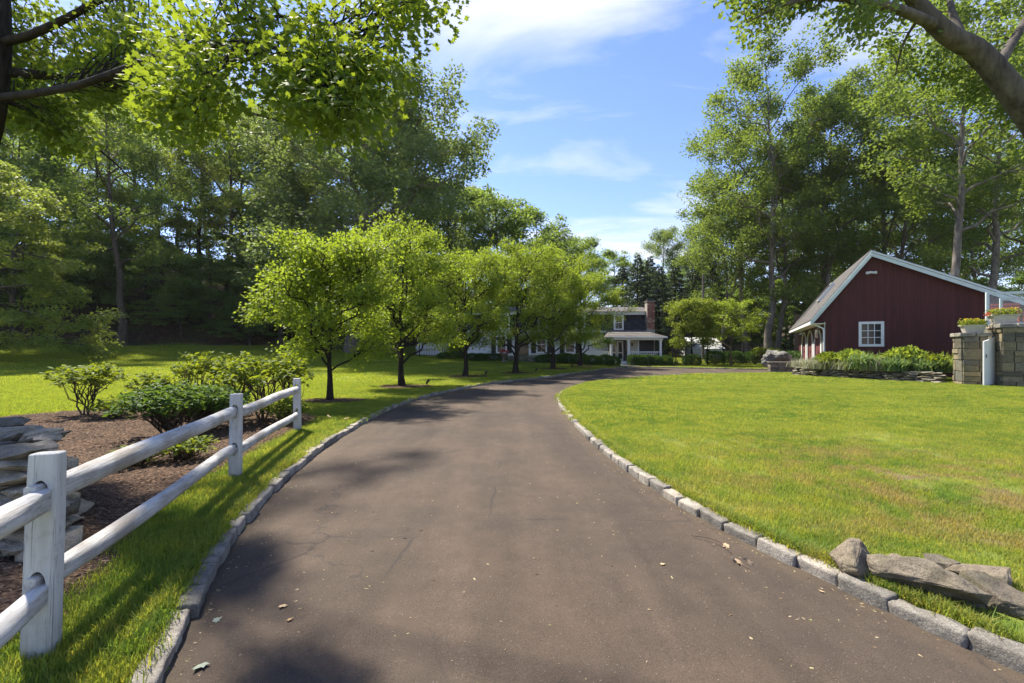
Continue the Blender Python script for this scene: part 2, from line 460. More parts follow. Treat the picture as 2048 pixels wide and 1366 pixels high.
def m_asphalt():
    k = N('asphalt'); v = k.pos()
    agg = k.noise(v, 160, 3, .85); blot = k.noise(v, .55, 5, .6); mid = k.noise(v, 5, 6, .7)
    streak = k.noise(k.mapping(v, (1.4, .16, 1), (0, 0, .15)), 1.1, 5, .6)
    c = k.mix(k.ramp(agg, (.34, 0.0), (.64, 1.0)), (.039, .0295, .022), (.101, .075, .055))
    c = k.mix(1.0, c, k.ramp(blot, (.3, (.74, .75, .76)), (.7, (1.24, 1.18, 1.12))), 'MULTIPLY')
    c = k.mix(1.0, c, k.ramp(streak, (.34, .78), (.66, 1.2)), 'MULTIPLY')
    c = k.mix(1.0, c, k.ramp(mid, (.3, .86), (.7, 1.12)), 'MULTIPLY')
    spk = k.voro(v, 34, 'F1', 'Distance'); c = k.mix(k.ramp(spk, (.05, .75), (.09, 0.0)), c, (.34, .31, .28))
    dst = k.node('ShaderNodeTexVoronoi', feature='DISTANCE_TO_EDGE'); w = k.noise(v, 3, 5)
    wv = k.node('ShaderNodeMixRGB', blend_type='ADD'); wv.inputs[0].default_value = .35; k.l.new(v, wv.inputs[1]); k.l.new(w, wv.inputs[2])
    k.l.new(wv.outputs[0], dst.inputs['Vector']); dst.inputs['Scale'].default_value = .42
    ck = k.math('MULTIPLY', k.ramp(dst.outputs['Distance'], (0.0, 1.0), (.006, 0.0)), k.ramp(k.noise(v, .8, 2), (.46, 0.0), (.56, 1.0)))
    c = k.mix(k.math('MULTIPLY', ck, .75), c, (.03, .026, .024))
    st2 = k.voro(v, 75, 'F1', 'Distance'); c = k.mix(k.math('MULTIPLY', k.ramp(st2, (.10, 1.0), (.2, 0.0)), k.ramp(k.noise(v, 2.2, 4), (.45, 0.0), (.7, .6))), c, (.24, .205, .175))
    oil = k.ramp(k.noise(k.mapping(v, (1, .45, 1), loc=(3, 1, 0)), .9, 5, .65), (.62, 0.0), (.72, .4)); c = k.mix(oil, c, (.042, .035, .031))
    ed = k.math('MULTIPLY', k.attr('edge'), k.ramp(k.noise(v, 4, 5, .7), (.38, 0.0), (.62, 1.0))); c = k.mix(k.math('MULTIPLY', ed, .75), c, k.mix(agg, (.06, .045, .028), (.16, .12, .08)))
    return k.done(k.bsdf(c, .88, k.bump(agg, .6, .007, k.bump(mid, .25, .01)), .28))
MAT['asphalt'] = m_asphalt()

def lawn_colour(k, dark=1.0):
    v = k.pos(); sp = k.node('ShaderNodeSeparateXYZ'); k.l.new(v, sp.inputs[0])
    flat = k.node('ShaderNodeCombineXYZ'); k.l.new(sp.outputs[0], flat.inputs[0]); k.l.new(sp.outputs[1], flat.inputs[1]); v2 = flat.outputs[0]
    a, b, d = k.noise(v2, .55, 5, .65), k.noise(v2, 3.1, 5, .7), k.noise(v2, 1.5, 6, .75)
    g1, g2, g3 = (.132, .215, .035), (.228, .288, .050), (.32, .26, .115)
    c = k.mix(k.ramp(a, (.40, 0.0), (.60, 1.0)), g1, g2)
    c = k.mix(k.math('MULTIPLY', k.ramp(b, (.44, 0.0), (.60, 1.0)), .7), c, (.31, .33, .055))
    # the left-hand lawn's brightness, seen toward the sun, is painted into its colour
    left_sunlit = k.math('MULTIPLY', k.math('SUBTRACT', k.math('MULTIPLY', sp.outputs[0], -.25), .8, True), 1.0, True)
    c = k.mix(k.math('MULTIPLY', left_sunlit, .75), c, (.26, .325, .042))
    # worn, dry turf on the near right-hand lawn
    ex = k.math('SUBTRACT', 1.0, k.math('DIVIDE', k.math('ABSOLUTE', k.math('SUBTRACT', sp.outputs[0], 4.6)), 3.6), True)
    ey = k.math('SUBTRACT', 1.0, k.math('DIVIDE', k.math('ABSOLUTE', k.math('SUBTRACT', sp.outputs[1], 4.8)), 3.6), True)
    dry = k.math('MULTIPLY', k.math('MULTIPLY', ex, ey), 1.6, True)
    worn = k.math('MULTIPLY', k.ramp(d, (.46, 0.0), (.58, 1.0)), dry)
    c = k.mix(k.math('MULTIPLY', worn, .8), c, g3)
    return c, v2, worn

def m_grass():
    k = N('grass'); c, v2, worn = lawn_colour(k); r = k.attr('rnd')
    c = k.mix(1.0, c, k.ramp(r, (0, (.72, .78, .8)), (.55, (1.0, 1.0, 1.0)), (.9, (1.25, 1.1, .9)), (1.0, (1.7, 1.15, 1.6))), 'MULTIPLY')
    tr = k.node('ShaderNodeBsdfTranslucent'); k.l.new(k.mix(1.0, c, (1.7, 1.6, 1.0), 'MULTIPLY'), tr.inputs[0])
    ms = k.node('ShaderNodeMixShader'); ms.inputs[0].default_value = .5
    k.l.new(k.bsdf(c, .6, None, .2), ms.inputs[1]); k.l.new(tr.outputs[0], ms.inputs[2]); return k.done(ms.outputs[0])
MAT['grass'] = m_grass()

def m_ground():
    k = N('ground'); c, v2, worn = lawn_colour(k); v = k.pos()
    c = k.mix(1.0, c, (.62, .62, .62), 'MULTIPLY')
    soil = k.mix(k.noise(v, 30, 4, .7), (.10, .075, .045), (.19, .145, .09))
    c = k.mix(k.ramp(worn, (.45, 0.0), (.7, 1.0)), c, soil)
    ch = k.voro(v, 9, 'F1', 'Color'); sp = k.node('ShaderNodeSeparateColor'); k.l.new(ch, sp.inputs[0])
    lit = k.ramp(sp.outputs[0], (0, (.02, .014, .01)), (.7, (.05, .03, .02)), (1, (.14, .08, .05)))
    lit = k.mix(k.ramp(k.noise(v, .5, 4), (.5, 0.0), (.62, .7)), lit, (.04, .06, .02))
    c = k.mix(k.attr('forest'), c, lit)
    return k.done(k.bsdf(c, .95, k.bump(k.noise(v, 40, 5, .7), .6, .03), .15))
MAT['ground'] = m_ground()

# ------------------------------------------------------------------ layout of the ground
ROAD = [((.6, -3), (4.6, -3)), ((-.75, 0), (3.3, 0)), ((-1.67, 2.19), (2.44, 2.17)), ((-2.13, 3.32), (2.06, 3.1)), ((-2.54, 4.78), (1.77, 3.97)),
        ((-2.74, 5.88), (1.46, 5.64)), ((-2.96, 7.83), (1.30, 7.6)), ((-3.03, 11.3), (1.25, 10.5)), ((-2.59, 14.4), (1.35, 13.3)),
        ((-1.29, 18.3), (1.9, 16.0)), ((.3, 21), (3.3, 19.3)), ((1.96, 23.5), (5.4, 21.7)), ((4.8, 28.5), (8.0, 24.2)), ((7.4, 32.6), (10.5, 25.6)),
        ((10.2, 33.6), (13, 26.3)), ((13.5, 32.6), (16, 26.8)), ((18, 31.2), (19, 27.5)), ((24, 31.5), (24, 29.2))]
LK = catmull([a for a, b in ROAD], 10)
RK = catmull([b for a, b in ROAD], 10)
ROAD_POLY = np.vstack([LK, RK[::-1]])
BED = np.array([(-2.2, .8), (-2.66, 2.9), (-2.97, 3.5), (-3.45, 5.1), (-3.85, 8.3), (-4.1, 9.6), (-5.2, 10.6), (-7, 10.8), (-9.8, 10.6), (-10.8, 9.0), (-9.5, 6.5), (-10.5, 4), (-10.5, .8)])
BED = catmull(np.vstack([BED, BED[:1]]), 6)[:-1]

def inside(poly, x, y):
    c = np.zeros(x.shape, bool); n = len(poly)
    for i in range(n):
        (x1, y1), (x2, y2) = poly[i], poly[(i + 1) % n]
        if y1 == y2: continue
        m = ((y1 > y) != (y2 > y)) & (x < (x2 - x1) * (y - y1) / (y2 - y1) + x1)
        c ^= m
    return c
def pdist(poly, x, y, closed=True):
    d = np.full(x.shape, 1e9); n = len(poly)
    for i in range(n if closed else n - 1):
        (x1, y1), (x2, y2) = poly[i], poly[(i + 1) % n]
        dx, dy = x2 - x1, y2 - y1; L = dx * dx + dy * dy + 1e-12
        t = np.clip(((x - x1) * dx + (y - y1) * dy) / L, 0, 1)
        d = np.minimum(d, (x - x1 - t * dx) ** 2 + (y - y1 - t * dy) ** 2)
    return np.sqrt(d)
def road_sd(x, y):
    d = pdist(ROAD_POLY, x, y); return np.where(inside(ROAD_POLY, x, y), -d, d)

def lin_slope(x, y): return .0465 * -x + .0852 * y - 3.154
def base_z(x, y):
    """the lie of the land without road or kerb: flat in front, a lawn rising to the left, a wooded bank behind it"""
    x = np.asarray(x, float); y = np.asarray(y, float)
    l = lin_slope(x, np.minimum(y, 90))
    z = np.log1p(np.exp(np.clip(2.5 * l, -40, 40))) / 2.5
    e = np.clip(l - 1.7, 0, None)
    z = z + 14 * (1 - np.exp(-4.6 * e / 14)) * smoothstep(4, -12, x)
    z = z + 7 * smoothstep(58, 105, y) * smoothstep(-5, 15, x)
    return z
def gz(x, y):
    """height of the turf"""
    x = np.atleast_1d(np.asarray(x, float)); y = np.atleast_1d(np.asarray(y, float))
    return base_z(x, y) + .072
def gz1(x, y): return float(gz(x, y)[0])

# ground sheet ------------------------------------------------------
def spaced(lo, hi, segs):
    out = [lo]
    for to, step in segs:
        n = max(1, int(round((to - out[-1]) / step))); out += list(np.linspace(out[-1], to, n + 1)[1:])
    return np.array(out)
gx = spaced(-320, 320, [(-80, 30), (-40, 4), (-12, 1.0), (-4.2, .4), (9, .16), (26, .5), (80, 3), (320, 30)])
gy = spaced(-60, 500, [(-4, 8), (0, .5), (14, .16), (36, .4), (70, 1.5), (120, 6), (500, 40)])
X, Y = np.meshgrid(gx, gy)
xf, yf = X.ravel(), Y.ravel()
sd = np.full(xf.shape, 50.0)
near = (np.abs(xf) < 40) & (yf > -6) & (yf < 45)
sd[near] = road_sd(xf[near], yf[near])
zf = base_z(xf, yf) + np.where(sd > 0, .072 * smoothstep(.07, .17, sd) - .02 * smoothstep(.12, .02, sd), -.05 * smoothstep(0, .2, -sd))
zf += .018 * np.sin(xf * 1.7 + np.sin(yf * 1.1)) * np.cos(yf * 1.3) * smoothstep(.3, 1.2, sd)
nx, ny = len(gx), len(gy)
idx = np.arange(nx * ny).reshape(ny, nx)
F = np.stack([idx[:-1, :-1], idx[:-1, 1:], idx[1:, 1:], idx[1:, :-1]], -1).reshape(-1, 4)
me = fast_mesh('ground', np.stack([xf, yf, zf], 1), F, smooth=True)
lf = lin_slope(xf, yf)
wob = .10 * np.sin(xf * .9) + .07 * np.sin(xf * 2.3 + 1)
forest = smoothstep(1.58, 1.72, lf + wob * .5) * np.where((xf < -44) & (yf > 57), 0, 1)
forest = np.maximum(forest, smoothstep(21, 26, xf + 0 * yf) * smoothstep(33, 37, yf))
a = me.attributes.new('forest', 'FLOAT', 'POINT'); a.data.foreach_set('value', forest.astype(np.float32))
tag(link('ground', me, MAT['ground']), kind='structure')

# driveway ----------------------------------------------------------
m = 36
t = np.linspace(-.024, 1.024, m)[None, :, None]
G = LK[:, None, :] * (1 - t) + RK[:, None, :] * t
V = G.reshape(-1, 2)
zc = base_z(V[:, 0], V[:, 1]) + .0 + np.tile(.03 * np.sin(np.pi * np.linspace(0, 1, m)), len(LK))
idx = np.arange(len(V)).reshape(len(LK), m)
F = np.stack([idx[:-1, :-1], idx[:-1, 1:], idx[1:, 1:], idx[1:, :-1]], -1).reshape(-1, 4)
me = fast_mesh('driveway', np.column_stack([V, zc]), F, smooth=True)
ed = np.tile(np.clip(1 - np.minimum(np.linspace(0, 1, m), 1 - np.linspace(0, 1, m)) / .09, 0, 1), len(LK))
a = me.attributes.new('edge', 'FLOAT', 'POINT'); a.data.foreach_set('value', ed.astype(np.float32))
tag(link('driveway', me, MAT['asphalt']), kind='structure')

# ------------------------------------------------------------------ stones
def rock_mesh(name, dims, seed, n=26, box=.55, cuts=2, rough=.05, smooth=False, bev=.0):
    """angular rock: hull of points on a rounded box, roughened"""
    r = np.random.default_rng(seed)
    p = r.normal(size=(n, 3)); p /= np.abs(p).max(1, keepdims=True) * box + np.linalg.norm(p, axis=1, keepdims=True) * (1 - box)
    p *= r.uniform(.86, 1.0, (n, 1)); p *= np.array(dims) / 2
    bm = bmesh.new(); vs_ = [bm.verts.new(q) for q in p]
    bmesh.ops.convex_hull(bm, input=vs_)
    for v in [v for v in bm.verts if not v.link_faces]: bm.verts.remove(v)
    bmesh.ops.dissolve_limit(bm, angle_limit=math.radians(13), verts=bm.verts, edges=bm.edges)
    if bev: bmesh.ops.bevel(bm, geom=list(bm.edges), offset=bev * min(dims), segments=1, affect='EDGES', profile=.6)
    bmesh.ops.triangulate(bm, faces=bm.faces)
    if cuts:
        bmesh.ops.subdivide_edges(bm, edges=list(bm.edges), cuts=cuts, use_grid_fill=True)
        s0 = min(dims)
        for v in bm.verts:
            q = v.co / s0 * 1.6 + Vector((seed * 3.1, 0, 0))
            v.co += v.normal * (noise.noise(q) + .55 * noise.noise(q * 2.7) + .35 * noise.noise(q * 6.1) + .2 * noise.noise(q * 13)) * rough * s0
    me = bpy.data.meshes.new(name); bm.normal_update(); bm.to_mesh(me); bm.free()
    if smooth: me.polygons.foreach_set('use_smooth', np.ones(len(me.polygons), bool))
    return me

def block_mesh(name, dims, seed, cuts=3, rough=.04, bev=.12):
    """hand-split block with bruised edges, origin at the centre"""
    bm = bmesh.new(); bmesh.ops.create_cube(bm, size=1.0); r = random.Random(seed)
    for v in bm.verts: v.co = Vector((v.co.x * dims[0] * r.uniform(.93, 1.02), v.co.y * dims[1] * r.uniform(.88, 1.03), v.co.z * dims[2] * r.uniform(.93, 1.03)))
    bmesh.ops.bevel(bm, geom=list(bm.edges), offset=bev * min(dims), segments=2, affect='EDGES', profile=.6)
    bmesh.ops.subdivide_edges(bm, edges=[e for e in bm.edges if e.calc_length() > min(dims) * .45], cuts=cuts, use_grid_fill=True)
    s0 = min(dims)
    for v in bm.verts:
        q = v.co / s0 * 1.5 + Vector((seed * 5.3, 1, 0))
        v.co += v.normal * (noise.noise(q) + .6 * noise.noise(q * 3)) * rough * s0
    me = bpy.data.meshes.new(name); bm.to_mesh(me); bm.free()
    return me

# kerbs -------------------------------------------------------------
kerb_meshes = [block_mesh('kerb_stone', (.285, .120, .20), i + 1, cuts=3, rough=.10, bev=.14) for i in range(12)]
for me in kerb_meshes:
    me.materials.append(MAT['granite'])
    me.polygons.foreach_set('use_smooth', np.ones(len(me.polygons), bool))
def kerb(name, line, side, label):
    root = empty(name, (line[0][0], line[0][1], 0)); tag(root, label, 'kerb', kind='structure')
    seg = np.linalg.norm(np.diff(line, axis=0), axis=1); s = np.concatenate([[0], np.cumsum(seg)])
    pos_ = 0.0; r = random.Random(len(name) * 7 + int(side * 3))
    while pos_ < s[-1] - .3:
        L = r.uniform(.25, .34)
        x = np.interp(pos_ + L / 2, s, line[:, 0]); y = np.interp(pos_ + L / 2, s, line[:, 1])
        x2 = np.interp(pos_ + L / 2 + .05, s, line[:, 0]); y2 = np.interp(pos_ + L / 2 + .05, s, line[:, 1])
        ang = math.atan2(y2 - y, x2 - x) + r.uniform(-.035, .035)
        nxv, nyv = -math.sin(ang) * side, math.cos(ang) * side
        off = .03 + r.uniform(-.016, .016)
        o = bpy.data.objects.new('kerb_stone', r.choice(kerb_meshes)); COL.objects.link(o); o.parent = root
        o.location = (x + nxv * off - line[0][0], y + nyv * off - line[0][1], float(base_z(x, y)) - .015 + r.uniform(-.014, .012))
        o.rotation_euler = (r.uniform(-.08, .08), r.uniform(-.045, .045), ang + (math.pi if r.random() < .5 else 0))
        o.scale = (L / .278, 1, 1)
        pos_ += L + .006
    return root
LKs = LK[(LK[:, 1] > 1.0)]; RKs = RK[(RK[:, 1] > 1.0)]
kerb('stone_kerb', LKs, 1, 'granite block kerb along the left and far edge of the driveway')
kerb('stone_kerb', RKs, -1, 'granite block kerb around the right-hand lawn')

# ------------------------------------------------------------------ mulch bed and rings
def patch(name, poly, step, lift, amp, mat, seed):
    lo, hi = poly.min(0), poly.max(0)
    xs, ys = np.arange(lo[0] - step, hi[0] + step, step), np.arange(lo[1] - step, hi[1] + step, step)
    X, Y = np.meshgrid(xs, ys); x, y = X.ravel(), Y.ravel()
    d = pdist(poly, x, y); ins = inside(poly, x, y); sdv = np.where(ins, d, -d)
    r = np.random.default_rng(seed)
    z = gz(x, y) + lift * np.clip(sdv / .2 + .1, -1.2, 1) + amp * r.normal(size=x.shape)
    n_, k_ = len(xs), len(ys); idx = np.arange(n_ * k_).reshape(k_, n_)
    F = np.stack([idx[:-1, :-1], idx[:-1, 1:], idx[1:, 1:], idx[1:, :-1]], -1).reshape(-1, 4)
    keep = (sdv[F] > -.12).any(1)
    return tag(link(name, fast_mesh(name, np.column_stack([x, y, z]), F[keep], smooth=True), mat), kind='structure')
patch('mulch_bed', BED, .09, .035, .010, MAT['mulch'], 5)

ROW = [(-5.0, 12.5), (-4.1, 17.0), (-2.35, 22.7), (.2, 25.6), (2.7, 30.0), (5.0, 33.6)]
RINGS = []
for i, (x, y) in enumerate(ROW):
    rx, ry = (.95, .62) if i == 0 else (1.05, .8)
    ang = np.linspace(0, 2 * np.pi, 26, endpoint=False); wobble = 1 + .10 * np.sin(ang * 3 + i) + .06 * np.sin(ang * 7 + i * 2)
    poly = np.column_stack([x + .1 + rx * wobble * np.cos(ang), y + ry * wobble * np.sin(ang)]); RINGS.append(poly)
    tag(patch('mulch_ring', poly, .12, .04, .010, MAT['mulch'], 40 + i), kind='structure')

# ------------------------------------------------------------------ scattering (grass, chips)
def scatter(name, P, rot, scl, idx_, protos, label, cat):
    """one mass of uncountable small things, instanced on points"""
    coll = bpy.data.collections.new(name + '_pieces')
    for p in protos: coll.objects.link(p)
    me = bpy.data.meshes.new(name); me.vertices.add(len(P)); me.vertices.foreach_set('co', np.asarray(P, np.float32).ravel())
    for nm, ty, arr in (('rz', 'FLOAT', rot), ('sc', 'FLOAT', scl)):
        a = me.attributes.new(nm, ty, 'POINT'); a.data.foreach_set('value', np.asarray(arr, np.float32))
    a = me.attributes.new('pick', 'INT', 'POINT'); a.data.foreach_set('value', np.asarray(idx_, np.int32))
    o = link(name, me)
    g = bpy.data.node_groups.new(name, 'GeometryNodeTree')
    g.interface.new_socket('Geometry', in_out='INPUT', socket_type='NodeSocketGeometry')
    g.interface.new_socket('Geometry', in_out='OUTPUT', socket_type='NodeSocketGeometry')
    gi, go = g.nodes.new('NodeGroupInput'), g.nodes.new('NodeGroupOutput')
    ci = g.nodes.new('GeometryNodeCollectionInfo'); ci.inputs['Collection'].default_value = coll
    ci.inputs['Separate Children'].default_value = True; ci.inputs['Reset Children'].default_value = True
    ip = g.nodes.new('GeometryNodeInstanceOnPoints'); ip.inputs['Pick Instance'].default_value = True
    def na(nm, ty):
        n = g.nodes.new('GeometryNodeInputNamedAttribute'); n.data_type = ty; n.inputs['Name'].default_value = nm; return n.outputs['Attribute']
    cb = g.nodes.new('ShaderNodeCombineXYZ'); g.links.new(na('rz', 'FLOAT'), cb.inputs[2])
    er = g.nodes.new('FunctionNodeEulerToRotation'); g.links.new(cb.outputs[0], er.inputs[0])
    g.links.new(gi.outputs[0], ip.inputs['Points']); g.links.new(ci.outputs[0], ip.inputs['Instance'])
    g.links.new(na('pick', 'INT'), ip.inputs['Instance Index']); g.links.new(er.outputs[0], ip.inputs['Rotation'])
    g.links.new(na('sc', 'FLOAT'), ip.inputs['Scale']); g.links.new(ip.outputs[0], go.inputs[0])
    md = o.modifiers.new('scatter', 'NODES'); md.node_group = g
    tag(o, label, cat, kind='stuff')
    return o

def tuft(seed, n, rad, h, w, lean=.5):
    r = np.random.default_rng(seed)
    a = r.uniform(0, 2 * np.pi, n); q = rad * np.sqrt(r.uniform(0, 1, n))
    bx, by = q * np.cos(a), q * np.sin(a)
    az = r.uniform(0, 2 * np.pi, n); hh = h * r.uniform(.45, 1.15, n); le = hh * lean * r.uniform(.1, 1.5, n)
    dx, dy = np.cos(az), np.sin(az); sx, sy = -dy * w / 2, dx * w / 2
    V = np.zeros((n, 5, 3))
    V[:, 0] = np.stack([bx - sx, by - sy, np.full(n, -.012)], 1); V[:, 1] = np.stack([bx + sx, by + sy, np.full(n, -.012)], 1)
    V[:, 2] = np.stack([bx + dx * le * .35 + sx * .8, by + dy * le * .35 + sy * .8, hh * .6], 1)
    V[:, 3] = np.stack([bx + dx * le * .35 - sx * .8, by + dy * le * .35 - sy * .8, hh * .6], 1)
    V[:, 4] = np.stack([bx + dx * le, by + dy * le, hh], 1)
    b = np.arange(n)[:, None] * 5
    F = np.concatenate([b + [0, 1, 2], b + [0, 2, 3], b + [3, 2, 4]])
    rn = np.repeat(r.uniform(0, 1, n), 5)
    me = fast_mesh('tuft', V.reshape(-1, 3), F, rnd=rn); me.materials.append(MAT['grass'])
    return bpy.data.objects.new('tuft', me)

STONES_AT = [(-6.5, 4.2, 3.3)]
def grass_ok(x, y):
    k = road_sd(x, y) > .125
    k &= ~inside(BED, x, y)
    for p in RINGS: k &= ~inside(p, x, y)
    k &= lin_slope(x, y) + .05 * np.sin(x * .9) < 1.68
    k &= ~((x > 21) & (y > 35))
    return k
def scatter_pts(n, y0, y1, xl, xr, seed):
    r = np.random.default_rng(seed)
    y = np.sqrt(r.uniform(y0 * y0, y1 * y1, n)); x = r.uniform(xl, xr, n) * y
    k = grass_ok(x, y); x, y = x[k], y[k]
    return np.column_stack([x, y, gz(x, y)]), r
P1, r1 = scatter_pts(30000, 1.7, 9, -1.25, 1.25, 1)
bald = np.array([noise.noise(Vector((p[0] * 1.1, p[1] * 1.1, 3.3))) for p in P1])
P1 = P1[~((bald > .22) & (P1[:, 0] > 2.5) & (r1.uniform(size=len(P1)) < .55))]
scatter('lawn_grass', P1, r1.uniform(0, 6.28, len(P1)), r1.uniform(.6, 1.2, len(P1)) * np.where(P1[:, 0] > 0, .85, 1.05), r1.integers(0, 6, len(P1)),
        [tuft(60 + i, 55, .12, .052, .0045, .7) for i in range(6)], 'short lawn grass in the foreground on both sides of the driveway', 'grass')
kp_ = []
rk = np.random.default_rng(55)                           # longer, untrimmed tufts leaning over the backs of the kerbs
for line, sgn in ((LK, 1), (RK, -1)):
    tt = rk.uniform(.12, .62, 2600) * (len(line) - 2); i0 = tt.astype(int); dv = line[i0 + 1] - line[i0]; dv /= np.linalg.norm(dv, axis=1, keepdims=True)
    q = line[i0] + dv * (tt - i0)[:, None] * .3 + np.column_stack([-dv[:, 1], dv[:, 0]]) * sgn * rk.uniform(.085, .17, (len(tt), 1)); kp_.append(q)
kp_ = np.concatenate(kp_); kp_ = kp_[kp_[:, 1] > 1.5]
P1b = np.column_stack([kp_, gz(kp_[:, 0], kp_[:, 1]) - .012])
scatter('kerb_grass', P1b, rk.uniform(0, 6.28, len(P1b)), rk.uniform(.7, 1.5, len(P1b)), rk.integers(0, 4, len(P1b)), [tuft(70 + i, 16, .05, .06, .0045, 1.0) for i in range(4)], 'untrimmed grass blades along the backs of the kerb stones', 'grass')
P2, r2 = scatter_pts(30000, 9, 19, -1.25, 1.25, 2)
scatter('lawn_grass', P2, r2.uniform(0, 6.28, len(P2)), r2.uniform(.7, 1.2, len(P2)), r2.integers(0, 5, len(P2)),
        [tuft(80 + i, 70, .25, .048, .009, .7) for i in range(5)], 'mown grass of the middle lawn beside the driveway', 'grass')
P3, r3 = scatter_pts(36000, 19, 58, -1.3, 1.0, 3)
scatter('lawn_grass', P3, r3.uniform(0, 6.28, len(P3)), r3.uniform(.7, 1.2, len(P3)), r3.integers(0, 5, len(P3)),
        [tuft(90 + i, 70, .5, .05, .02, .7) for i in range(5)], 'mown grass of the far lawns up to the trees', 'grass')

# wood chips on the mulch
def chip(seed):
    me = rock_mesh('chip', (random.uniform(.03, .07), .014, .008), seed, n=9, cuts=0); me.materials.append(MAT['chip']); return bpy.data.objects.new('chip', me)
k = N('chip'); MAT['chip'] = k.done(k.bsdf(k.ramp(k.orand(), (0, (.07, .042, .028)), (.6, (.15, .09, .055)), (1, (.27, .19, .13))), .9))
r = np.random.default_rng(8)
cx_, cy_2 = r.uniform(-10.5, -2, 24000), r.uniform(1, 10.9, 24000)
kp = inside(BED, cx_, cy_2) & (np.abs(cx_) < 1.25 * cy_2 + .3)
cxx, cyy = cx_[kp], cy_2[kp]
for p in RINGS[:3]:
    lo, hi = p.min(0), p.max(0); qx, qy = r.uniform(lo[0], hi[0], 500), r.uniform(lo[1], hi[1], 500); kk = inside(p, qx, qy)
    cxx, cyy = np.concatenate([cxx, qx[kk]]), np.concatenate([cyy, qy[kk]])
scatter('wood_chips', np.column_stack([cxx, cyy, gz(cxx, cyy) + .042]), r.uniform(0, 6.28, len(cxx)), r.uniform(.6, 1.3, len(cxx)), r.integers(0, 8, len(cxx)),
        [chip(i) for i in range(8)], 'loose brown wood chips over the mulch bed and tree rings', 'mulch')

# ------------------------------------------------------------------ split rail fence
def post_mesh(seed, w, dpt, h, holes, slot):
    bm = bmesh.new(); r = random.Random(seed); rings = []
    zs = [-.25, .0, .12, .25, .4, .55, .7, .82, .92, h - .025, h - .004, h]
    for j, z in enumerate(zs):
        f = 1.0 - .05 * (z / h) + r.uniform(-.012, .012)
        if j == len(zs) - 2: f *= .975
        if j == len(zs) - 1: f *= .90
        ring = []
        for i in range(28):
            a = i / 28 * 2 * math.pi
            c, s_ = math.cos(a), math.sin(a); p = 4.2
            q = (abs(c) ** p + abs(s_) ** p) ** (-1 / p)
            wob = 1 + .025 * noise.noise(Vector((c * 2, s_ * 2, z * 1.5 + seed)))
            ring.append(bm.verts.new((c * q * w / 2 * f * wob, s_ * q * dpt / 2 * f * wob, z)))
        rings.append(ring)
    for A, B in zip(rings[:-1], rings[1:]):
        for i in range(28): bm.faces.new((A[i], A[(i + 1) % 28], B[(i + 1) % 28], B[i]))
    bm.faces.new(rings[-1]); bm.faces.new(rings[0][::-1])
    me = bpy.data.meshes.new('post'); bm.to_mesh(me); bm.free()
    o = bpy.data.objects.new('post', me); COL.objects.link(o)
    mb = MB()
    for z in holes:                                    # slots run right through, along the fence (local x)
        poly = []
        for i in range(20):
            a = i / 20 * 2 * math.pi; poly.append((slot[0] / 2 * math.cos(a), z + slot[1] / 2 * math.sin(a)))
        mb.prism(poly, -.3, .3, 'x')
    cut = mb.build('cutter', None); mb = MB()
    sy = .022 * (1 if seed % 2 == 0 else -1)                # a drying split down the near face
    mb.add([(-.2, sy - .004, .50), (-.2, sy + .003, .50), (-.030, sy, .48), (-.2, sy - .006, 1.2), (-.2, sy + .006, 1.2), (-.025, sy + .002, 1.2)], [(0, 2, 1), (3, 4, 5), (0, 1, 4, 3), (1, 2, 5, 4), (2, 0, 3, 5)])
    cut2 = mb.build('cutter', None)
    for cc in (cut, cut2):
        b = o.modifiers.new('b', 'BOOLEAN'); b.object = cc; b.operation = 'DIFFERENCE'; b.solver = 'EXACT'
    dg = bpy.context.evaluated_depsgraph_get(); ev = bpy.data.meshes.new_from_object(o.evaluated_get(dg))
    bpy.data.objects.remove(o); bpy.data.objects.remove(cut); bpy.data.objects.remove(cut2)
    ev.name = 'post'
    return ev

def rail_mesh(seed, L, r0, flat=.40):
    """rail along local x, round in the middle, axed down to flat tongues at both ends"""
    n, sg = 34, 20; V = []
    for i in range(n + 1):
        s = i / n * L; e = min(s, L - s)
        tng = min(1.0, e / .36)
        bow = .010 * math.sin(i / n * math.pi * 1.3 + seed) ; bowz = .007 * math.sin(i / n * math.pi * 2.1 + seed * 2)
        for j in range(sg):
            a = j / sg * 2 * math.pi; c, s_ = math.cos(a), math.sin(a)
            rr = r0 * (1 + .09 * noise.noise(Vector((s * 1.4, c * .8 + seed * 3, s_ * .8))) + .03 * noise.noise(Vector((s * 6, c * 2, s_ * 2 + seed))))
            yy, zz_ = c * rr, s_ * rr
            lim = r0 * (flat + (1.02 - flat) * tng)                     # axe-cut flats on both sides
            yy = max(-lim, min(lim, yy)); zz_ *= (.90 + .10 * tng)
            V.append((s, yy + bow * tng, zz_ + bowz * tng))
    F = [(i * sg + j, (i + 1) * sg + j, (i + 1) * sg + (j + 1) % sg, i * sg + (j + 1) % sg) for i in range(n) for j in range(sg)]
    me = bpy.data.meshes.new('rail'); me.from_pydata(V, [], F + [tuple(range(sg)), tuple(range(n * sg, (n + 1) * sg))[::-1]])
    me.polygons.foreach_set('use_smooth', np.ones(len(me.polygons), bool)); me.set_sharp_from_angle(angle=math.radians(28))
    return me
POSTS = [(-1.05, -.85), (-2.28, 2.2), (-3.15, 5.18), (-3.80, 8.06)]
fence = empty('split_rail_fence', (POSTS[1][0], POSTS[1][1], 0))
tag(fence, 'white painted two-rail wooden fence beside the mulch bed on the left', 'fence')
FO = Vector((POSTS[1][0], POSTS[1][1], 0))
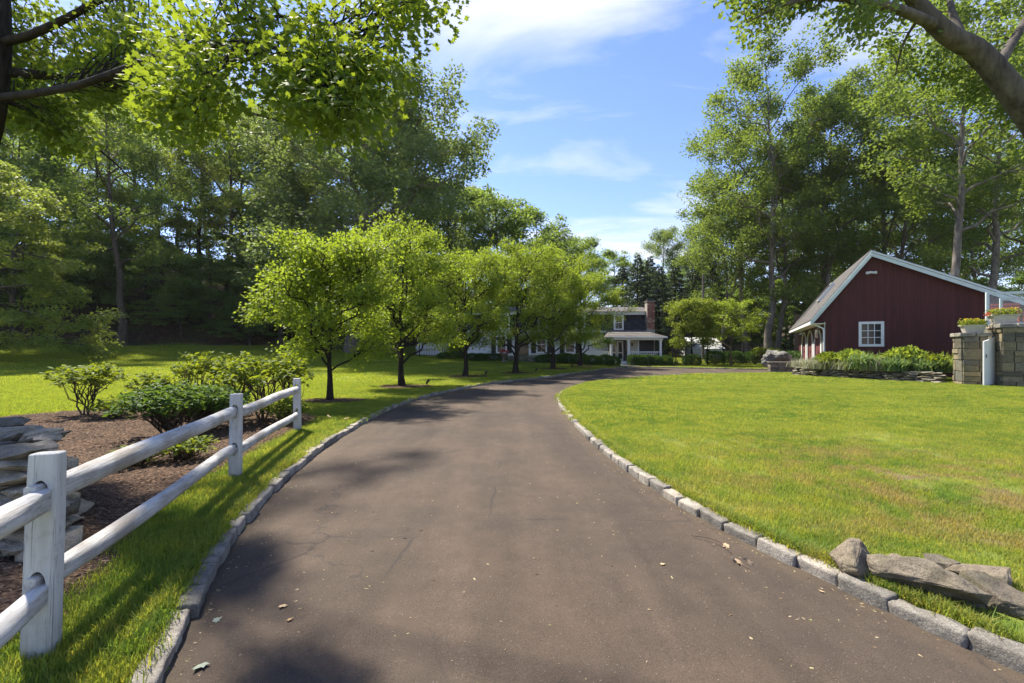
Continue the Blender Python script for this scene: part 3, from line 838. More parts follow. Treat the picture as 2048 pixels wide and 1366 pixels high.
for i, (x, y) in enumerate(POSTS):
    if i == 0: continue
    x2, y2 = POSTS[min(i + 1, 3)]; x1, y1 = POSTS[i - 1]
    ang = math.atan2(y2 - y1, x2 - x1)
    me = post_mesh(i + 3, .115, .128, [1.03, 1.03, 1.02, 1.0][i], (.83, .40), (.070, .150))
    o = link('post', me, MAT['post_paint'], fence, Vector((x, y, gz1(x, y) - .07)) - FO, (random.uniform(-.015, .015), (.05 if i == 1 else .01), ang))
for i in range(3):
    a, b = Vector((*POSTS[i], 0)), Vector((*POSTS[i + 1], 0))
    d = (b - a); L = d.length; d.normalize(); ang = math.atan2(d.y, d.x)
    side = Vector((-d.y, d.x, 0))
    for j, z in enumerate((.80, .37)):
        Lr = L + .10
        me = rail_mesh(i * 2 + j + 1, Lr, .062 if j == 0 else .055)
        ex = (.0 if i else 0)
        p = a - d * .05 + side * (.012 if i % 2 else -.012)
        o = link('rail', me, MAT['rail_paint'], fence, Vector((p.x, p.y, z + gz1(a.x, a.y) - .07 + (.0, .035)[i % 2])) - FO,
                 (random.uniform(0, 6.28) * 0, random.uniform(-.004, .004) - math.atan2(.0, L), ang))

# ------------------------------------------------------------------ dry stone wall at the left edge
wall_stones = [rock_mesh('stone', (1, 1, 1), 200 + i, n=15, box=.95, cuts=3, rough=.09, bev=.012) for i in range(14)]
round_stones = [rock_mesh('stone', (1, 1, 1), 240 + i, n=40, box=.25, cuts=2, rough=.05, smooth=True) for i in range(5)]
for me in wall_stones + round_stones: me.materials.append(MAT['fieldstone'])
dsw = empty('dry_stone_wall', (-5.6, 3.9, 0))
tag(dsw, 'old grey dry stone wall of stacked flat fieldstones behind the fence at left', 'stone wall')
def put_stone(root, meshes, x, y, z, sx, sy, sz, rz, tilt, r):
    o = bpy.data.objects.new('stone', r.choice(meshes)); COL.objects.link(o); o.parent = root
    o.location = (x - root.location.x, y - root.location.y, z - root.location.z)
    o.scale = (sx, sy, sz); o.rotation_euler = (r.uniform(-tilt, tilt), r.uniform(-tilt, tilt), rz); return o
r = random.Random(5)
for c in range(11):
    z = .02 + c * .075
    for yy, dp in ((3.22 + c * .02, .40), (3.6, .42), (3.98, .45), (4.4 - c * .01, .42)):
        x = -.97 * yy - .10 - c * .015 + r.uniform(-.06, .06)
        while x > -7.2:
            w = r.uniform(.18, .52); top = .70 + .035 * max(0, -4.2 - x) * 3.0 + .06 * math.sin(x * 5)
            if z < top:
                h = r.uniform(.065, .115)
                ms = round_stones if r.random() < .14 else wall_stones
                put_stone(dsw, ms, x - w / 2, yy + r.uniform(-.07, .07), z + .06 + r.uniform(-.015, .015), w * 1.06, dp * r.uniform(.85, 1.2), h * 1.15, r.uniform(-.12, .12), .06, r)
            x -= w * .97
for _ in range(44):                                     # loose cap stones
    y = r.uniform(3.3, 4.4); x = r.uniform(-6.6, -.95 * y - .15); top = .76 + .035 * max(0, -4.2 - x) * 3.0
    s = r.uniform(.13, .34); put_stone(dsw, wall_stones if r.random() < .6 else round_stones, x, y, top + .03, s * 1.3, s, s * .38, r.uniform(0, 6), .15, r)
for x, y, z, s in ((-3.6, 3.6, .30, .30), (-4.12, 4.15, .26, .30), (-3.78, 3.8, .55, .26), (-3.92, 3.95, .1, .34), (-3.28, 3.25, .14, .34)):
    put_stone(dsw, round_stones, x, y, z, s * 1.1, s * 1.3, s * .75, r.uniform(0, 3), .2, r)

# ------------------------------------------------------------------ foliage
def _maple():
    pts = [(0, 0), (.22, .04), (.16, .16), (.52, .22), (.36, .40), (.44, .66), (.20, .58), (0, 1.0), (-.20, .58), (-.44, .66), (-.36, .40), (-.52, .22), (-.16, .16), (-.22, .04)]
    V = [(0, .34, .03)] + [(x, y, -.10 * abs(x) + .02 * math.sin(7 * y)) for x, y in pts]
    n = len(pts); return np.array(V), np.array([(0, 1 + i, 1 + (i + 1) % n) for i in range(n)])
LEAF = {
    'diamond': (np.array([(0, 0, 0), (.30, .5, .07), (0, 1, -.02), (-.30, .5, .07)]), np.array([(0, 1, 2), (0, 2, 3)])),
    'broad': (np.array([(0, 0, 0), (.42, .45, .10), (0, 1, -.04), (-.42, .45, .10)]), np.array([(0, 1, 2), (0, 2, 3)])),
    'lance': (np.array([(0, 0, 0), (.15, .45, .05), (0, 1, -.10), (-.15, .45, .05)]), np.array([(0, 1, 2), (0, 2, 3)])),
    'needle': (np.array([(0, 0, 0), (.10, .5, .03), (0, 1, 0), (-.10, .5, .03)]), np.array([(0, 1, 2), (0, 2, 3)])),
    'oval': (np.array([(0, 0, 0), (.20, .22, .05), (.24, .6, .05), (0, 1, -.05), (-.24, .6, .05), (-.20, .22, .05)]), np.array([(0, 1, 2), (0, 2, 3), (0, 3, 4), (0, 4, 5)])),
    'maple': _maple(),
}
def leaf_mesh(name, P, D, size, shape, r, up=.9, mat=None):
    """leaves at P pointing roughly along D (n,3) with faces turned roughly upward"""
    T, TF = LEAF[shape]; n = len(P); k = len(T)
    D = D / (np.linalg.norm(D, axis=1, keepdims=True) + 1e-9)
    U = r.normal(size=(n, 3)) * .55 + np.array([0, 0, up])
    Xa = np.cross(D, U); Xa /= np.linalg.norm(Xa, axis=1, keepdims=True) + 1e-9
    Za = np.cross(Xa, D)
    W = (P[:, None, :] + size[:, None, None] * (T[None, :, 0, None] * Xa[:, None, :] + T[None, :, 1, None] * D[:, None, :] + T[None, :, 2, None] * Za[:, None, :]))
    F = (np.arange(n)[:, None, None] * k + TF[None]).reshape(-1, 3)
    me = fast_mesh(name, W.reshape(-1, 3), F, rnd=np.repeat(r.uniform(0, 1, n), k))
    if mat: me.materials.append(mat)
    return me

def pads_to_leaves(pads, r, leaf, flat=.5, spread=1.0, per_y=0):
    """pads: (pos, outward dir, radius, count)"""
    Ps, Ds, Ss = [], [], []
    for c, d, rad, n in pads:
        q = r.normal(size=(n, 3)); q /= np.linalg.norm(q, axis=1, keepdims=True)
        q *= (r.uniform(0, 1, (n, 1)) ** .45) * rad; q[:, 2] *= flat
        q[:, 2] -= .16 * (q[:, 0] ** 2 + q[:, 1] ** 2) / max(rad, .01)          # edges droop
        dd = q * np.array([1, 1, .4]) / rad + np.array(d) * .5 + r.normal(size=(n, 3)) * .55 - np.array([0, 0, .30])
        Ps.append(np.array(c) + q * spread); Ds.append(dd); Ss.append((min(max(per_y * c[1], .046), leaf) if per_y else leaf) * r.uniform(.6, 1.25, n))
    return np.concatenate(Ps), np.concatenate(Ds), np.concatenate(Ss)

def bent(a, b, r, n=5, sag=.0, wob=.06):
    a, b = np.array(a, float), np.array(b, float); L = np.linalg.norm(b - a); t = np.linspace(0, 1, n)[:, None]
    P = a + (b - a) * t; P[1:-1] += r.normal(size=(n - 2, 3)) * wob * L; P[:, 2] += (np.sin(t[:, 0] * np.pi) * sag * L)
    return P

def make_tree(seed, H, cb, R, trunk_r, limbs=16, secs=6, pad=1.0, pad_n=190, leaf=.13, shape='diamond', rise=.55, lean=(0, 0), profile='round',
              bole_wob=.02, fork=0, flat=.5, top=.95, droop=0.0, segs=9, shoots=0):
    r = np.random.default_rng(seed)
    tubes, pads = [], []
    n = 11; s = np.linspace(0, 1, n)
    wob = np.cumsum(r.normal(size=(n, 2)) * bole_wob * H * .35, 0); wob -= wob[0]
    T = np.column_stack([wob[:, 0] + lean[0] * H * s ** 1.4, wob[:, 1] + lean[1] * H * s ** 1.4, s * H * top])
    rad = trunk_r * (1 - .9 * s ** 1.1) * (1 + .55 * np.exp(-s * H / .45)); rad[-1] = .02
    T2 = np.vstack([T[0] - [0, 0, .4], T]); tubes.append((T2, np.concatenate([[rad[0] * 1.05], rad]), segs + 3))
    def at(sv): return np.array([np.interp(sv, s, T[:, i]) for i in range(3)]), np.interp(sv, s, rad)
    for i in range(limbs):
        u = (i + r.uniform(0, .8)) / limbs
        sv = cb + (1 - cb) * u * .97
        p, pr = at(sv)
        az = i * 2.39996 + r.uniform(-.4, .4)
        if profile == 'round': k = math.sin(math.pi * (.20 + .74 * u)) ** .75
        elif profile == 'vase': k = math.sin(math.pi * (.36 + .54 * u)) ** .8
        elif profile == 'broadtop': k = (.45 + .75 * u) if u < .6 else .9 * math.sin(math.pi * (1 - (u - .6) / .4 * .42) ) ** .0 * (1 - .55 * (u - .6) / .4)
        elif profile == 'column': k = .75 * (1 - u ** 3) + .25
        else: k = 1 - u * .92
        Rl = R * k * r.uniform(.72, 1.12)
        el = rise * (.55 + .9 * u) + r.uniform(-.12, .12)
        q = p + np.array([math.cos(az) * Rl, math.sin(az) * Rl, Rl * el - droop * Rl])
        q[2] = min(q[2], H * 1.01)
        L = bent(p, q, r, 7, .10, .035)
        lr = np.linspace(min(pr * .55, trunk_r * .42), .018, 7)
        tubes.append((L, lr, 6))
        pads.append((L[-1], (q - p) / (np.linalg.norm(q - p) + 1e-6), pad * r.uniform(.7, 1.1), int(pad_n * r.uniform(.6, 1.2))))
        for j in range(secs):
            f = r.uniform(.28, 1.0); a = np.array([np.interp(f, np.linspace(0, 1, 7), L[:, c]) for c in range(3)])
            d = (q - p); d /= np.linalg.norm(d) + 1e-6
            sd_ = np.cross(d, [0, 0, 1]); sd_ /= np.linalg.norm(sd_) + 1e-6
            v = d * r.uniform(.2, .8) + sd_ * r.choice([-1, 1]) * r.uniform(.4, 1.1) + np.array([0, 0, r.uniform(-.4, .75) - droop])
            v /= np.linalg.norm(v); ln = max(Rl * r.uniform(.22, .50), pad * .9)
            b = a + v * ln; b[2] = min(b[2], H * 1.03)
            B = bent(a, b, r, 5, .05, .06); tubes.append((B, np.linspace(max(lr[3] * .5 * (1.2 - f), .016), .008, 5), 5))
            pads.append((B[-1], v, pad * r.uniform(.65, 1.15), int(pad_n * r.uniform(.55, 1.25))))
            if r.random() < .55:
                pads.append((B[2], v, pad * r.uniform(.5, .8), int(pad_n * r.uniform(.3, .6))))
    pads.append((T[-1], (0, 0, 1), pad * .8, int(pad_n * .7)))
    P, D, Sz = pads_to_leaves(pads, r, leaf, flat)
    if shoots:                                              # this year's upright whips, leafy along their length
        ends = [p[0] for p in pads if p[0][2] > H * .45]
        for i in range(shoots):
            a = ends[r.integers(0, len(ends))]; out = np.array([a[0], a[1], 0]) / (R + 1e-6)
            v = np.array([0, 0, 1.0]) + out * r.uniform(.2, .9) + r.normal(size=3) * .22; v /= np.linalg.norm(v); ln = r.uniform(.45, 1.05)
            B = bent(a, a + v * ln, r, 5, 0, .03); tubes.append((B, np.linspace(.008, .003, 5), 4)); n_ = int(34 * ln); f = r.uniform(.1, 1, n_)
            P = np.vstack([P, np.column_stack([np.interp(f, np.linspace(0, 1, 5), B[:, c]) for c in range(3)])]); D = np.vstack([D, r.normal(size=(n_, 3)) * .8 + v * .5]); Sz = np.concatenate([Sz, leaf * r.uniform(.6, 1.1, n_)])
    return tubes_mesh('trunk', tubes), (P, D, Sz, shape, r)

def tree_proto(seed, mat_leaf, mat_bark, **kw):
    tm, (P, D, Sz, shape, r) = make_tree(seed, **kw)
    tm.materials.append(mat_bark)
    cm = leaf_mesh('crown', P, D, Sz, shape, r, mat=mat_leaf)
    return tm, cm
def place_tree(proto, name, x, y, rz, sc, label, cat, group=None, z=None, tilt=(0, 0)):
    root = empty(name, (x, y, gz1(x, y) - .05 if z is None else z), rz)
    root.rotation_euler = (Matrix.Rotation(tilt[1], 3, 'Y') @ Matrix.Rotation(tilt[0], 3, 'X') @ Matrix.Rotation(rz, 3, 'Z')).to_euler()
    root.scale = (sc, sc, sc) if not hasattr(sc, '__len__') else sc
    link('trunk', proto[0], None, root); link('crown', proto[1], None, root)
    return tag(root, label, cat, group)

# --- the row of young trees along the driveway
row_p = [tree_proto(300 + i, MAT['row_leaf'], MAT['bark_dark'], H=h, cb=cb_, R=rr, trunk_r=tr, limbs=22, secs=10, pad=.45, pad_n=int(100 * q), leaf=.10, shape='diamond', rise=rs,
                    profile='vase', bole_wob=.014, flat=.8, top=.82, segs=8, shoots=ns, lean=ln_)
         for i, (h, rr, tr, q, cb_, rs, ns, ln_) in enumerate([(4.35, 1.70, .075, .85, .24, .85, 46, (.01, 0)), (5.7, 2.2, .11, 1.0, .17, 1.0, 60, (.03, 0)), (6.0, 2.5, .11, 1.15, .17, .80, 50, (-.02, 0)),
                                                              (6.4, 2.7, .13, 1.25, .15, .9, 50, (.02, 0)), (6.6, 2.6, .12, 1.25, .14, .85, 40, (0, .02)), (6.0, 2.5, .12, 1.2, .13, .8, 30, (0, 0))])]
row_lab = ['small yellow-green tree nearest the fence end, first in the driveway row', 'second tree of the driveway row, with a low forked trunk', 'third tree of the driveway row, counted from the fence',
           'fourth tree of the driveway row, before the dark front door', 'fifth tree of the driveway row, counted from the fence', 'last and farthest tree of the driveway row, beside the white porch']
for i, ((x, y), pi, sc, rz) in enumerate(zip(ROW, (0, 1, 2, 3, 4, 5), (1.0, .97, 1.03, 1.06, 1.08, 1.1), (.3, 0, 2.5, 4.4, 3.3, .4))):
    place_tree(row_p[pi], 'driveway_tree', x, y, rz, sc, row_lab[i], 'tree', 'young trees in a row along the driveway')

# --- near maple, upper left, with its limbs reaching over the picture
def pix(px, py, d): return np.array([PX(px, d), d, PZ(py, d)])
def foliate(name, tubes, limb_pts, targets, r, pad, pad_n, leaf, shape, mat_leaf, flat=.55, twig_r=.012, per_y=0):
    """hang a spray of leaves at each target on a twig grown from the nearest limb point"""
    LP = np.concatenate(limb_pts); pads = []
    for c in targets:
        dd = np.linalg.norm((LP - c) * [1, 1, .8], axis=1) + np.clip(LP[:, 2] - c[2], 0, None) * .1
        a = LP[np.argsort(dd)[r.integers(0, 4)]]; L = np.linalg.norm(c - a)
        B = bent(a, c, r, 6, .10 if L > .5 else .03, .04)
        tubes.append((B, np.linspace(twig_r * (1 + L * .5), .004, 6), 4))
        v = (c - a) / (L + 1e-6)
        pads.append((c, v, pad * r.uniform(.6, 1.2), int(pad_n * r.uniform(.6, 1.3))))
        if L > .7: pads.append((B[3], v, pad * r.uniform(.4, .8), int(pad_n * .5)))
    P, D, Sz = pads_to_leaves(pads, r, leaf, flat, per_y=per_y)
    return leaf_mesh(name, P, D, Sz, shape, r, mat=mat_leaf)

r = np.random.default_rng(77)
base = np.array([-8.4, 6.25, 0.0])
trunk = catmull([(-8.4, 6.25, -.2), (-8.0, 6.15, 1.5), (-7.5, 6.05, 3.2), (-7.08, 6.0, 4.3), (-6.92, 6.0, 5.0), (-6.84, 6.0, 5.8), (-6.9, 6.1, 7.5), (-6.7, 6.3, 9.5)], 4)
tubes = [(trunk, np.interp(np.linspace(0, 1, len(trunk)), [0, .08, .5, .7, 1], [.34, .26, .215, .18, .05]), 14)]
limbA = catmull([pix(0, 195, 6.0), pix(60, 188, 5.6), pix(150, 172, 5.1), pix(230, 145, 4.6), pix(335, 104, 3.9), pix(400, 92, 3.45), pix(500, 87, 3.05), pix(590, 108, 2.95), pix(680, 150, 2.9)], 4)
limbA2 = catmull([pix(320, 108, 4.0), pix(400, 68, 3.6), pix(480, 42, 3.3), pix(560, 33, 3.2), pix(640, 48, 3.15), pix(720, 80, 3.1)], 4)
limbB = catmull([pix(5, 85, 6.0), pix(60, 70, 5.9), pix(130, 38, 5.7), pix(200, 0, 5.6), pix(330, -60, 5.0), pix(520, -110, 4.5), pix(700, -90, 4.1), pix(800, -30, 3.8)], 4)
limbC = catmull([(-6.82, 6.0, 5.2), (-6.0, 7.0, 5.6), (-5.2, 8.2, 5.9), (-4.2, 9.2, 6.0)], 4)
limbD = catmull([(-6.85, 6.05, 6.6), (-6.2, 5.2, 7.4), (-5.6, 4.6, 7.9), (-4.8, 4.2, 8.1)], 4)
limbE = catmull([(-6.86, 6.1, 7.2), (-6.6, 6.9, 8.4), (-6.2, 7.4, 9.0), (-5.6, 7.6, 9.2)], 4)
limbG = catmull([(-6.9, 6.1, 7.4), (-6.8, 7.4, 8.6), (-6.7, 9.0, 9.9), (-6.6, 10.8, 11.2)], 4)
limbF = catmull([(-6.9, 6.05, 4.9), (-6.6, 6.6, 4.8), (-6.3, 7.0, 4.55), (-5.9, 7.2, 4.1)], 4)
for L, a, b in ((limbA, .050, .006), (limbA2, .016, .005), (limbB, .055, .010), (limbC, .07, .012), (limbD, .08, .015), (limbE, .08, .015), (limbF, .035, .008), (limbG, .09, .015)):
    tubes.append((L, np.linspace(a, b, len(L)), 8))
lowx = [-60, 0, 30, 90, 160, 165, 250, 330, 385, 420, 480, 520, 560, 620, 700, 750, 790, 830, 868]
lowy = [230, 235, 250, 290, 318, 235, 215, 285, 270, 180, 135, 150, 215, 265, 268, 225, 130, 70, 45]
tg = []
def dmax(py): return 2.3 / (1 - .434 * (695 - py) / 910.0)
while len(tg) < 440:
    px = r.uniform(-60, 868)
    lo = np.interp(px, lowx, lowy); py = lo - 22 - abs(r.normal()) * 115
    if py < -260: continue
    if 425 < px < 560 and 60 < py < 200 and r.random() < .75: continue
    if px > 380 and r.random() < .45: continue
    d = 7.2 - 2.3 * max(px, 0) / 330 + r.uniform(-.35, .55) if px < 330 else dmax(py) * r.uniform(.86, 1.02) + .9 * max(0, 1 - (px - 330) / 70.0)
    tg.append(pix(px, py, d))
for px, py, d in ((60, 250, 6.4), (90, 270, 6.4), (115, 285, 6.45), (140, 300, 6.5), (150, 312, 6.5), (75, 235, 6.3), (40, 245, 6.3), (105, 262, 6.2)):
    for _ in range(2): tg.append(pix(px + r.uniform(-12, 12), py - 12 + r.uniform(-8, 8), d))
for _ in range(20): tg.append(np.array([r.uniform(-7.6, -5.2), r.uniform(4.2, 7.5), r.uniform(7.2, 9.4)]))
for _ in range(42):
    y_ = r.uniform(6, 12); tg.append(np.array([r.uniform(-9.4, -6.2 - .16 * (y_ - 6)), y_, 1.9 + .77 * y_ + r.uniform(0.2, 2.0)]))
crown = foliate('crown', tubes, [limbA, limbA2, limbB, limbC, limbD, limbE, limbF, limbG], tg, r, .31, 54, .080, 'maple', MAT['maple_leaf'], .55, .006, .0098)
root = empty('maple_tree', tuple(base)); tag(root, 'near maple with backlit yellow-green leaves arching over the upper left corner', 'tree')
tm = tubes_mesh('trunk', tubes); tm.materials.append(MAT['bark_dark'])
for n_, m_ in (('trunk', tm), ('crown', crown)): link(n_, m_, None, root, tuple(-base))

# --- near oak limb, upper right
r = np.random.default_rng(78)
base = np.array([16.2, 13.0, 0.0])
trunk = catmull([(16.2, 13, -.2), (15.9, 12.8, 2.5), (15.3, 12.5, 5.0), (14.4, 12.2, 6.9), pix(2040, 205, 12), pix(1960, 108, 12), pix(1900, 72, 12), pix(1840, 14, 12), pix(1800, -60, 12), pix(1780, -160, 12)], 4)
tubes = [(trunk, np.interp(np.linspace(0, 1, len(trunk)), [0, .06, .45, .75, 1], [.55, .40, .285, .20, .10]), 14)]
limbs = [catmull([pix(1880, 55, 12), pix(1800, 20, 11.7), pix(1720, 2, 11.5), pix(1640, -5, 11.3), pix(1560, 12, 11.1), pix(1495, 45, 11)], 4),
         catmull([pix(1840, 10, 12), pix(1760, -60, 11.5), pix(1660, -90, 11), pix(1570, -60, 10.8)], 4),
         catmull([pix(1990, 140, 12), pix(2040, 60, 12.6), pix(2100, -40, 13), pix(2150, -120, 13)], 4),
         catmull([pix(1930, 90, 12), pix(1900, 0, 12.6), pix(1920, -90, 13.2)], 4),
         catmull([pix(2030, 190, 12), pix(2090, 190, 12.5), pix(2130, 220, 12.6)], 4),
         catmull([pix(1850, 20, 12), pix(1810, 80, 12.6), pix(1790, 150, 13.0)], 4)]
for L, a in zip(limbs, (.14, .13, .15, .12, .09, .05)): tubes.append((L, np.linspace(a, .015, len(L)), 7))
lowx = [1462, 1500, 1560, 1620, 1700, 1760, 1800, 1850, 1950, 2060, 2200]
lowy = [75, 105, 70, 40, 80, 140, 190, 220, 240, 330, 330]
tg = []
while len(tg) < 150:
    px, d = r.uniform(1465, 2200), r.uniform(10.6, 13.6)
    lo = np.interp(px, lowx, lowy); py = lo - 30 - abs(r.normal()) * 110
    if py < -330: continue
    if px < 1780 and r.random() < .35: continue
    if px > 1760 and d < 12.5: continue
    tg.append(pix(px, py, d))
crown = foliate('crown', tubes, limbs + [trunk[24:]], tg, r, .62, 66, .125, 'broad', MAT['right_leaf'], .6, .012)
root = empty('oak_tree', tuple(base)); tag(root, 'near oak whose thick grey leaning limb crosses the upper right corner', 'tree')
tm = tubes_mesh('trunk', tubes); tm.materials.append(MAT['bark_oak'])
for n_, m_ in (('trunk', tm), ('crown', crown)): link(n_, m_, None, root, tuple(-base))

# --- woods
fp = [tree_proto(400 + i, MAT[ml], MAT['bark'], H=h, cb=cb, R=R, trunk_r=tr, limbs=nl, secs=8, pad=.95, pad_n=int(pn * .8), leaf=.20, shape='broad', rise=.65, profile=pf, bole_wob=.018, flat=.85)
      for i, (ml, h, cb, R, tr, nl, pn, pf) in enumerate([
          ('forest_leaf', 22, .34, 5.2, .30, 17, 150, 'round'), ('forest_leaf', 19, .25, 4.6, .24, 18, 150, 'round'), ('forest_leaf_light', 21, .40, 5.0, .27, 15, 140, 'round'),
          ('dark_leaf', 17, .16, 4.6, .22, 20, 150, 'column')])]
under = [tree_proto(430 + i, MAT['dark_leaf'], MAT['bark'], H=h, cb=.15, R=R, trunk_r=.11, limbs=15, secs=6, pad=.75, pad_n=130, leaf=.16, shape='broad', rise=.12, profile='column', bole_wob=.03, flat=.28, droop=.1)
         for i, (h, R) in enumerate([(8.5, 4.2), (6.5, 3.6)])]
oakp = tree_proto(450, MAT['oak_leaf'], MAT['bark_grey'], H=19.5, cb=.15, R=8.6, lean=(.10, 0), trunk_r=.50, limbs=36, secs=13, pad=1.35, pad_n=170, leaf=.23, shape='broad', rise=.5, profile='round', bole_wob=.012, flat=.8)
place_tree(oakp, 'oak_tree', PX(705, 41), 41.0, 0, 1.13, 'big broad oak with rounded grey-green crown behind the driveway row', 'tree')

def fz(px, d, name, pi, rz, sc, label, group, protos=fp, tilt=(0, 0)):
    x = PX(px, d); return place_tree(protos[pi], name, x, d, rz, sc, label, 'tree', group, tilt=tilt)
fz(243, 38.0, 'woodland_tree', 0, 1.1, .95, 'tall slim-trunked tree standing alone at the lawn edge of the left wood', 'trees of the left wood', tilt=(0, -.06))
fz(560, 44.0, 'woodland_tree', 1, 2.0, .85, 'thin pale-trunked tree at the lawn edge, left of the first driveway tree', 'trees of the left wood')
drp = [tree_proto(440, MAT['forest_leaf_light'], MAT['bark'], H=12.5, cb=.06, R=5.2, trunk_r=.2, limbs=26, secs=8, pad=.85, pad_n=150, leaf=.17, shape='broad', rise=.15, profile='column', bole_wob=.02, flat=.4, droop=.22)]
fz(-25, 27.0, 'woodland_tree', 0, .4, 1.0, 'leafy tree with drooping boughs at the far left edge of the lawn', 'trees of the left wood', drp)
fz(30, 36, 'woodland_tree', 3, 2.4, 1.05, 'dense tree at the front of the wood, behind the far left boughs', 'trees of the left wood')
LW = 'tall tree deep in the dark wood on the left bank'
for px, d, pi, rz, sc in ((125, 46, 0, .3, .95), (190, 50, 1, 2.2, 1.05), (335, 47, 2, 1.0, 1.0), (400, 53, 0, 4.0, 1.0), (450, 48, 2, 3.0, 1.08), (520, 50, 0, 5.0, 1.0), (610, 52, 1, .9, 1.1),
                          (-60, 44, 0, 1.9, 1.0), (60, 58, 2, 3.3, 1.0), (270, 60, 0, 5.5, 1.0), (355, 62, 1, .2, 1.05), (480, 62, 0, 2.8, 1.05), (590, 62, 2, 1.4, 1.1), (680, 58, 0, 3.7, 1.05), (-130, 40, 1, .8, 1.0),
                          (10, 70, 0, .8, 1.1), (160, 72, 1, 1.8, 1.1), (420, 74, 2, .5, 1.1), (540, 76, 0, 1.5, 1.1), (-200, 36, 0, 2.8, .95)):
    fz(px, d, 'woodland_tree', pi, rz, sc, LW, 'trees deep in the left wood')
for px, d, pi, rz, sc, w_ in ((730, 60, 1, .4, 1.0, 'leftmost'), (790, 62, 0, 1.4, .9, 'second from left'), (850, 60, 1, 2.4, .95, 'third from left'), (930, 62, 2, 3.4, .85, 'rightmost')):
    fz(px, d, 'woodland_tree', pi, rz, sc, w_ + ' of four wood trees seen under the big oak crown', 'trees behind the big oak')
LU = 'low dark understorey tree at the foot of the wooded bank'
for px, d, pi, rz, sc in ((40, 40, 0, .2, 1.0), (140, 43, 1, 1.9, 1.0), (330, 43, 0, 3.1, .95), (420, 44, 1, .7, 1.15), (480, 46, 0, 2.3, 1.0), (540, 47, 1, 4.1, 1.2), (250, 48, 0, 5.0, 1.1), (610, 46, 0, 1.2, 1.05),
                          (90, 49, 0, 4.4, 1.2), (380, 51, 0, 5.3, 1.25), (660, 50, 1, 3.9, 1.2), (-60, 37, 1, 2.9, 1.2), (550, 55, 0, .2, 1.3), (200, 54, 0, 3.3, 1.3), (460, 57, 0, 1.3, 1.3), (15, 44, 1, .9, 1.2), (100, 41, 0, 5.1, .9), (185, 44, 1, 2.6, 1.1), (290, 45, 1, 4.6, 1.2), (360, 42, 1, 1.6, .8), (500, 43, 1, 3.3, .8), (700, 49, 0, .5, 1.1), (760, 50, 1, 1.5, 1.3), (815, 51, 0, 2.5, 1.1), (870, 52, 1, 3.5, 1.3), (925, 54, 0, 4.5, 1.1)):
    fz(px, d, 'understorey_tree', pi, rz, sc, LU, 'understorey trees of the left wood', under)

# trees behind the row and the house
bp = tree_proto(470, MAT['forest_leaf'], MAT['bark'], H=16, cb=.2, R=5.2, trunk_r=.26, limbs=18, secs=6, pad=1.15, pad_n=150, leaf=.24, shape='broad', rise=.5, profile='round', flat=.6)
for px, d, sc, rz, lab in ((985, 52, 1.08, 0, 'tall yellowish-green tree just right of the big oak'), (1070, 60, 1.05, 1.4, 'rounded dark green tree above the middle of the driveway row'), (1165, 64, .88, 2.6, 'smaller rounded dark tree above the last driveway tree'),
                           (905, 55, 1.1, 3.8, 'tree showing between the big oak and the driveway row'), (1225, 74, .78, .7, 'distant tree left of the spruces behind the chimney'), (1120, 72, .9, 4.9, 'distant tree between the two rounded treetops')):
    place_tree(bp, 'background_tree', PX(px, d), d, rz, sc, lab, 'tree', 'trees behind the white house')

def spruce_proto(seed, H, R, mat):
    r = np.random.default_rng(seed); tubes, Ps, Ds, Ss = [], [], [], []
    T = np.column_stack([np.zeros(6), np.zeros(6), np.linspace(-.3, H, 6)]); tubes.append((T, np.linspace(.20, .02, 6), 7))
    nb = int(H * 9)
    for i in range(nb):
        u = (i + r.uniform(0, 1)) / nb; z = H * (.06 + .93 * u); L = R * (1 - u) ** .85 * r.uniform(.75, 1.15) + .15; az = i * 2.4 + r.uniform(-.3, .3)
        d = np.array([math.cos(az), math.sin(az), 0]); q = np.array([0, 0, z]) + d * L + np.array([0, 0, -.22 * L + .25 * u * L])
        B = bent((0, 0, z), q, r, 5, .06, .02); tubes.append((B, np.linspace(.03, .006, 5), 4))
        n = int(60 * L + 14); f = r.uniform(.12, 1, n) ** .8
        P = np.column_stack([np.interp(f, np.linspace(0, 1, 5), B[:, c]) for c in range(3)])
        sdv = np.array([-d[1], d[0], 0]); off = r.normal(size=n) * .24 * (1.15 - f) * L ** .6
        P += sdv * off[:, None] + np.array([0, 0, 1]) * (-np.abs(off) * .35 + r.normal(size=n) * .06)[:, None]
        Ps.append(P); Ds.append(d * .8 + sdv * np.sign(off)[:, None] * .7 + r.normal(size=(n, 3)) * .3 - [0, 0, .25]); Ss.append(.34 * r.uniform(.6, 1.2, n))
    tm = tubes_mesh('trunk', tubes); tm.materials.append(MAT['bark_dark'])
    return tm, leaf_mesh('crown', np.concatenate(Ps), np.concatenate(Ds), np.concatenate(Ss), 'lance', r, mat=mat)
sp = [spruce_proto(480, 12, 3.0, MAT['needle']), spruce_proto(481, 11, 3.4, MAT['needle'])]
for px, d, pi, sc, rz, lab in ((1275, 54, 0, .98, .2, 'pointed dark spruce rising just left of the brick chimney'), (1318, 52, 1, .95, 1.1, 'dark spruce just right of the brick chimney'), (1350, 56, 0, .98, 2.4, 'dark spruce behind the round lime-green tree'),
                               (1245, 60, 1, 1.0, 3.9, 'dark spruce behind the dormer, leftmost of the evergreens'), (1385, 58, 1, 1.05, 4.6, 'dark spruce left of the utility pole'), (1425, 56, 0, 1.0, 5.2, 'dark spruce right of the utility pole'), (1300, 62, 0, 1.05, .9, 'dark spruce farther back above the porch roof')):
    place_tree(sp[pi], 'spruce_tree', PX(px, d), d, rz, sc, lab, 'tree', 'spruces behind the white house')

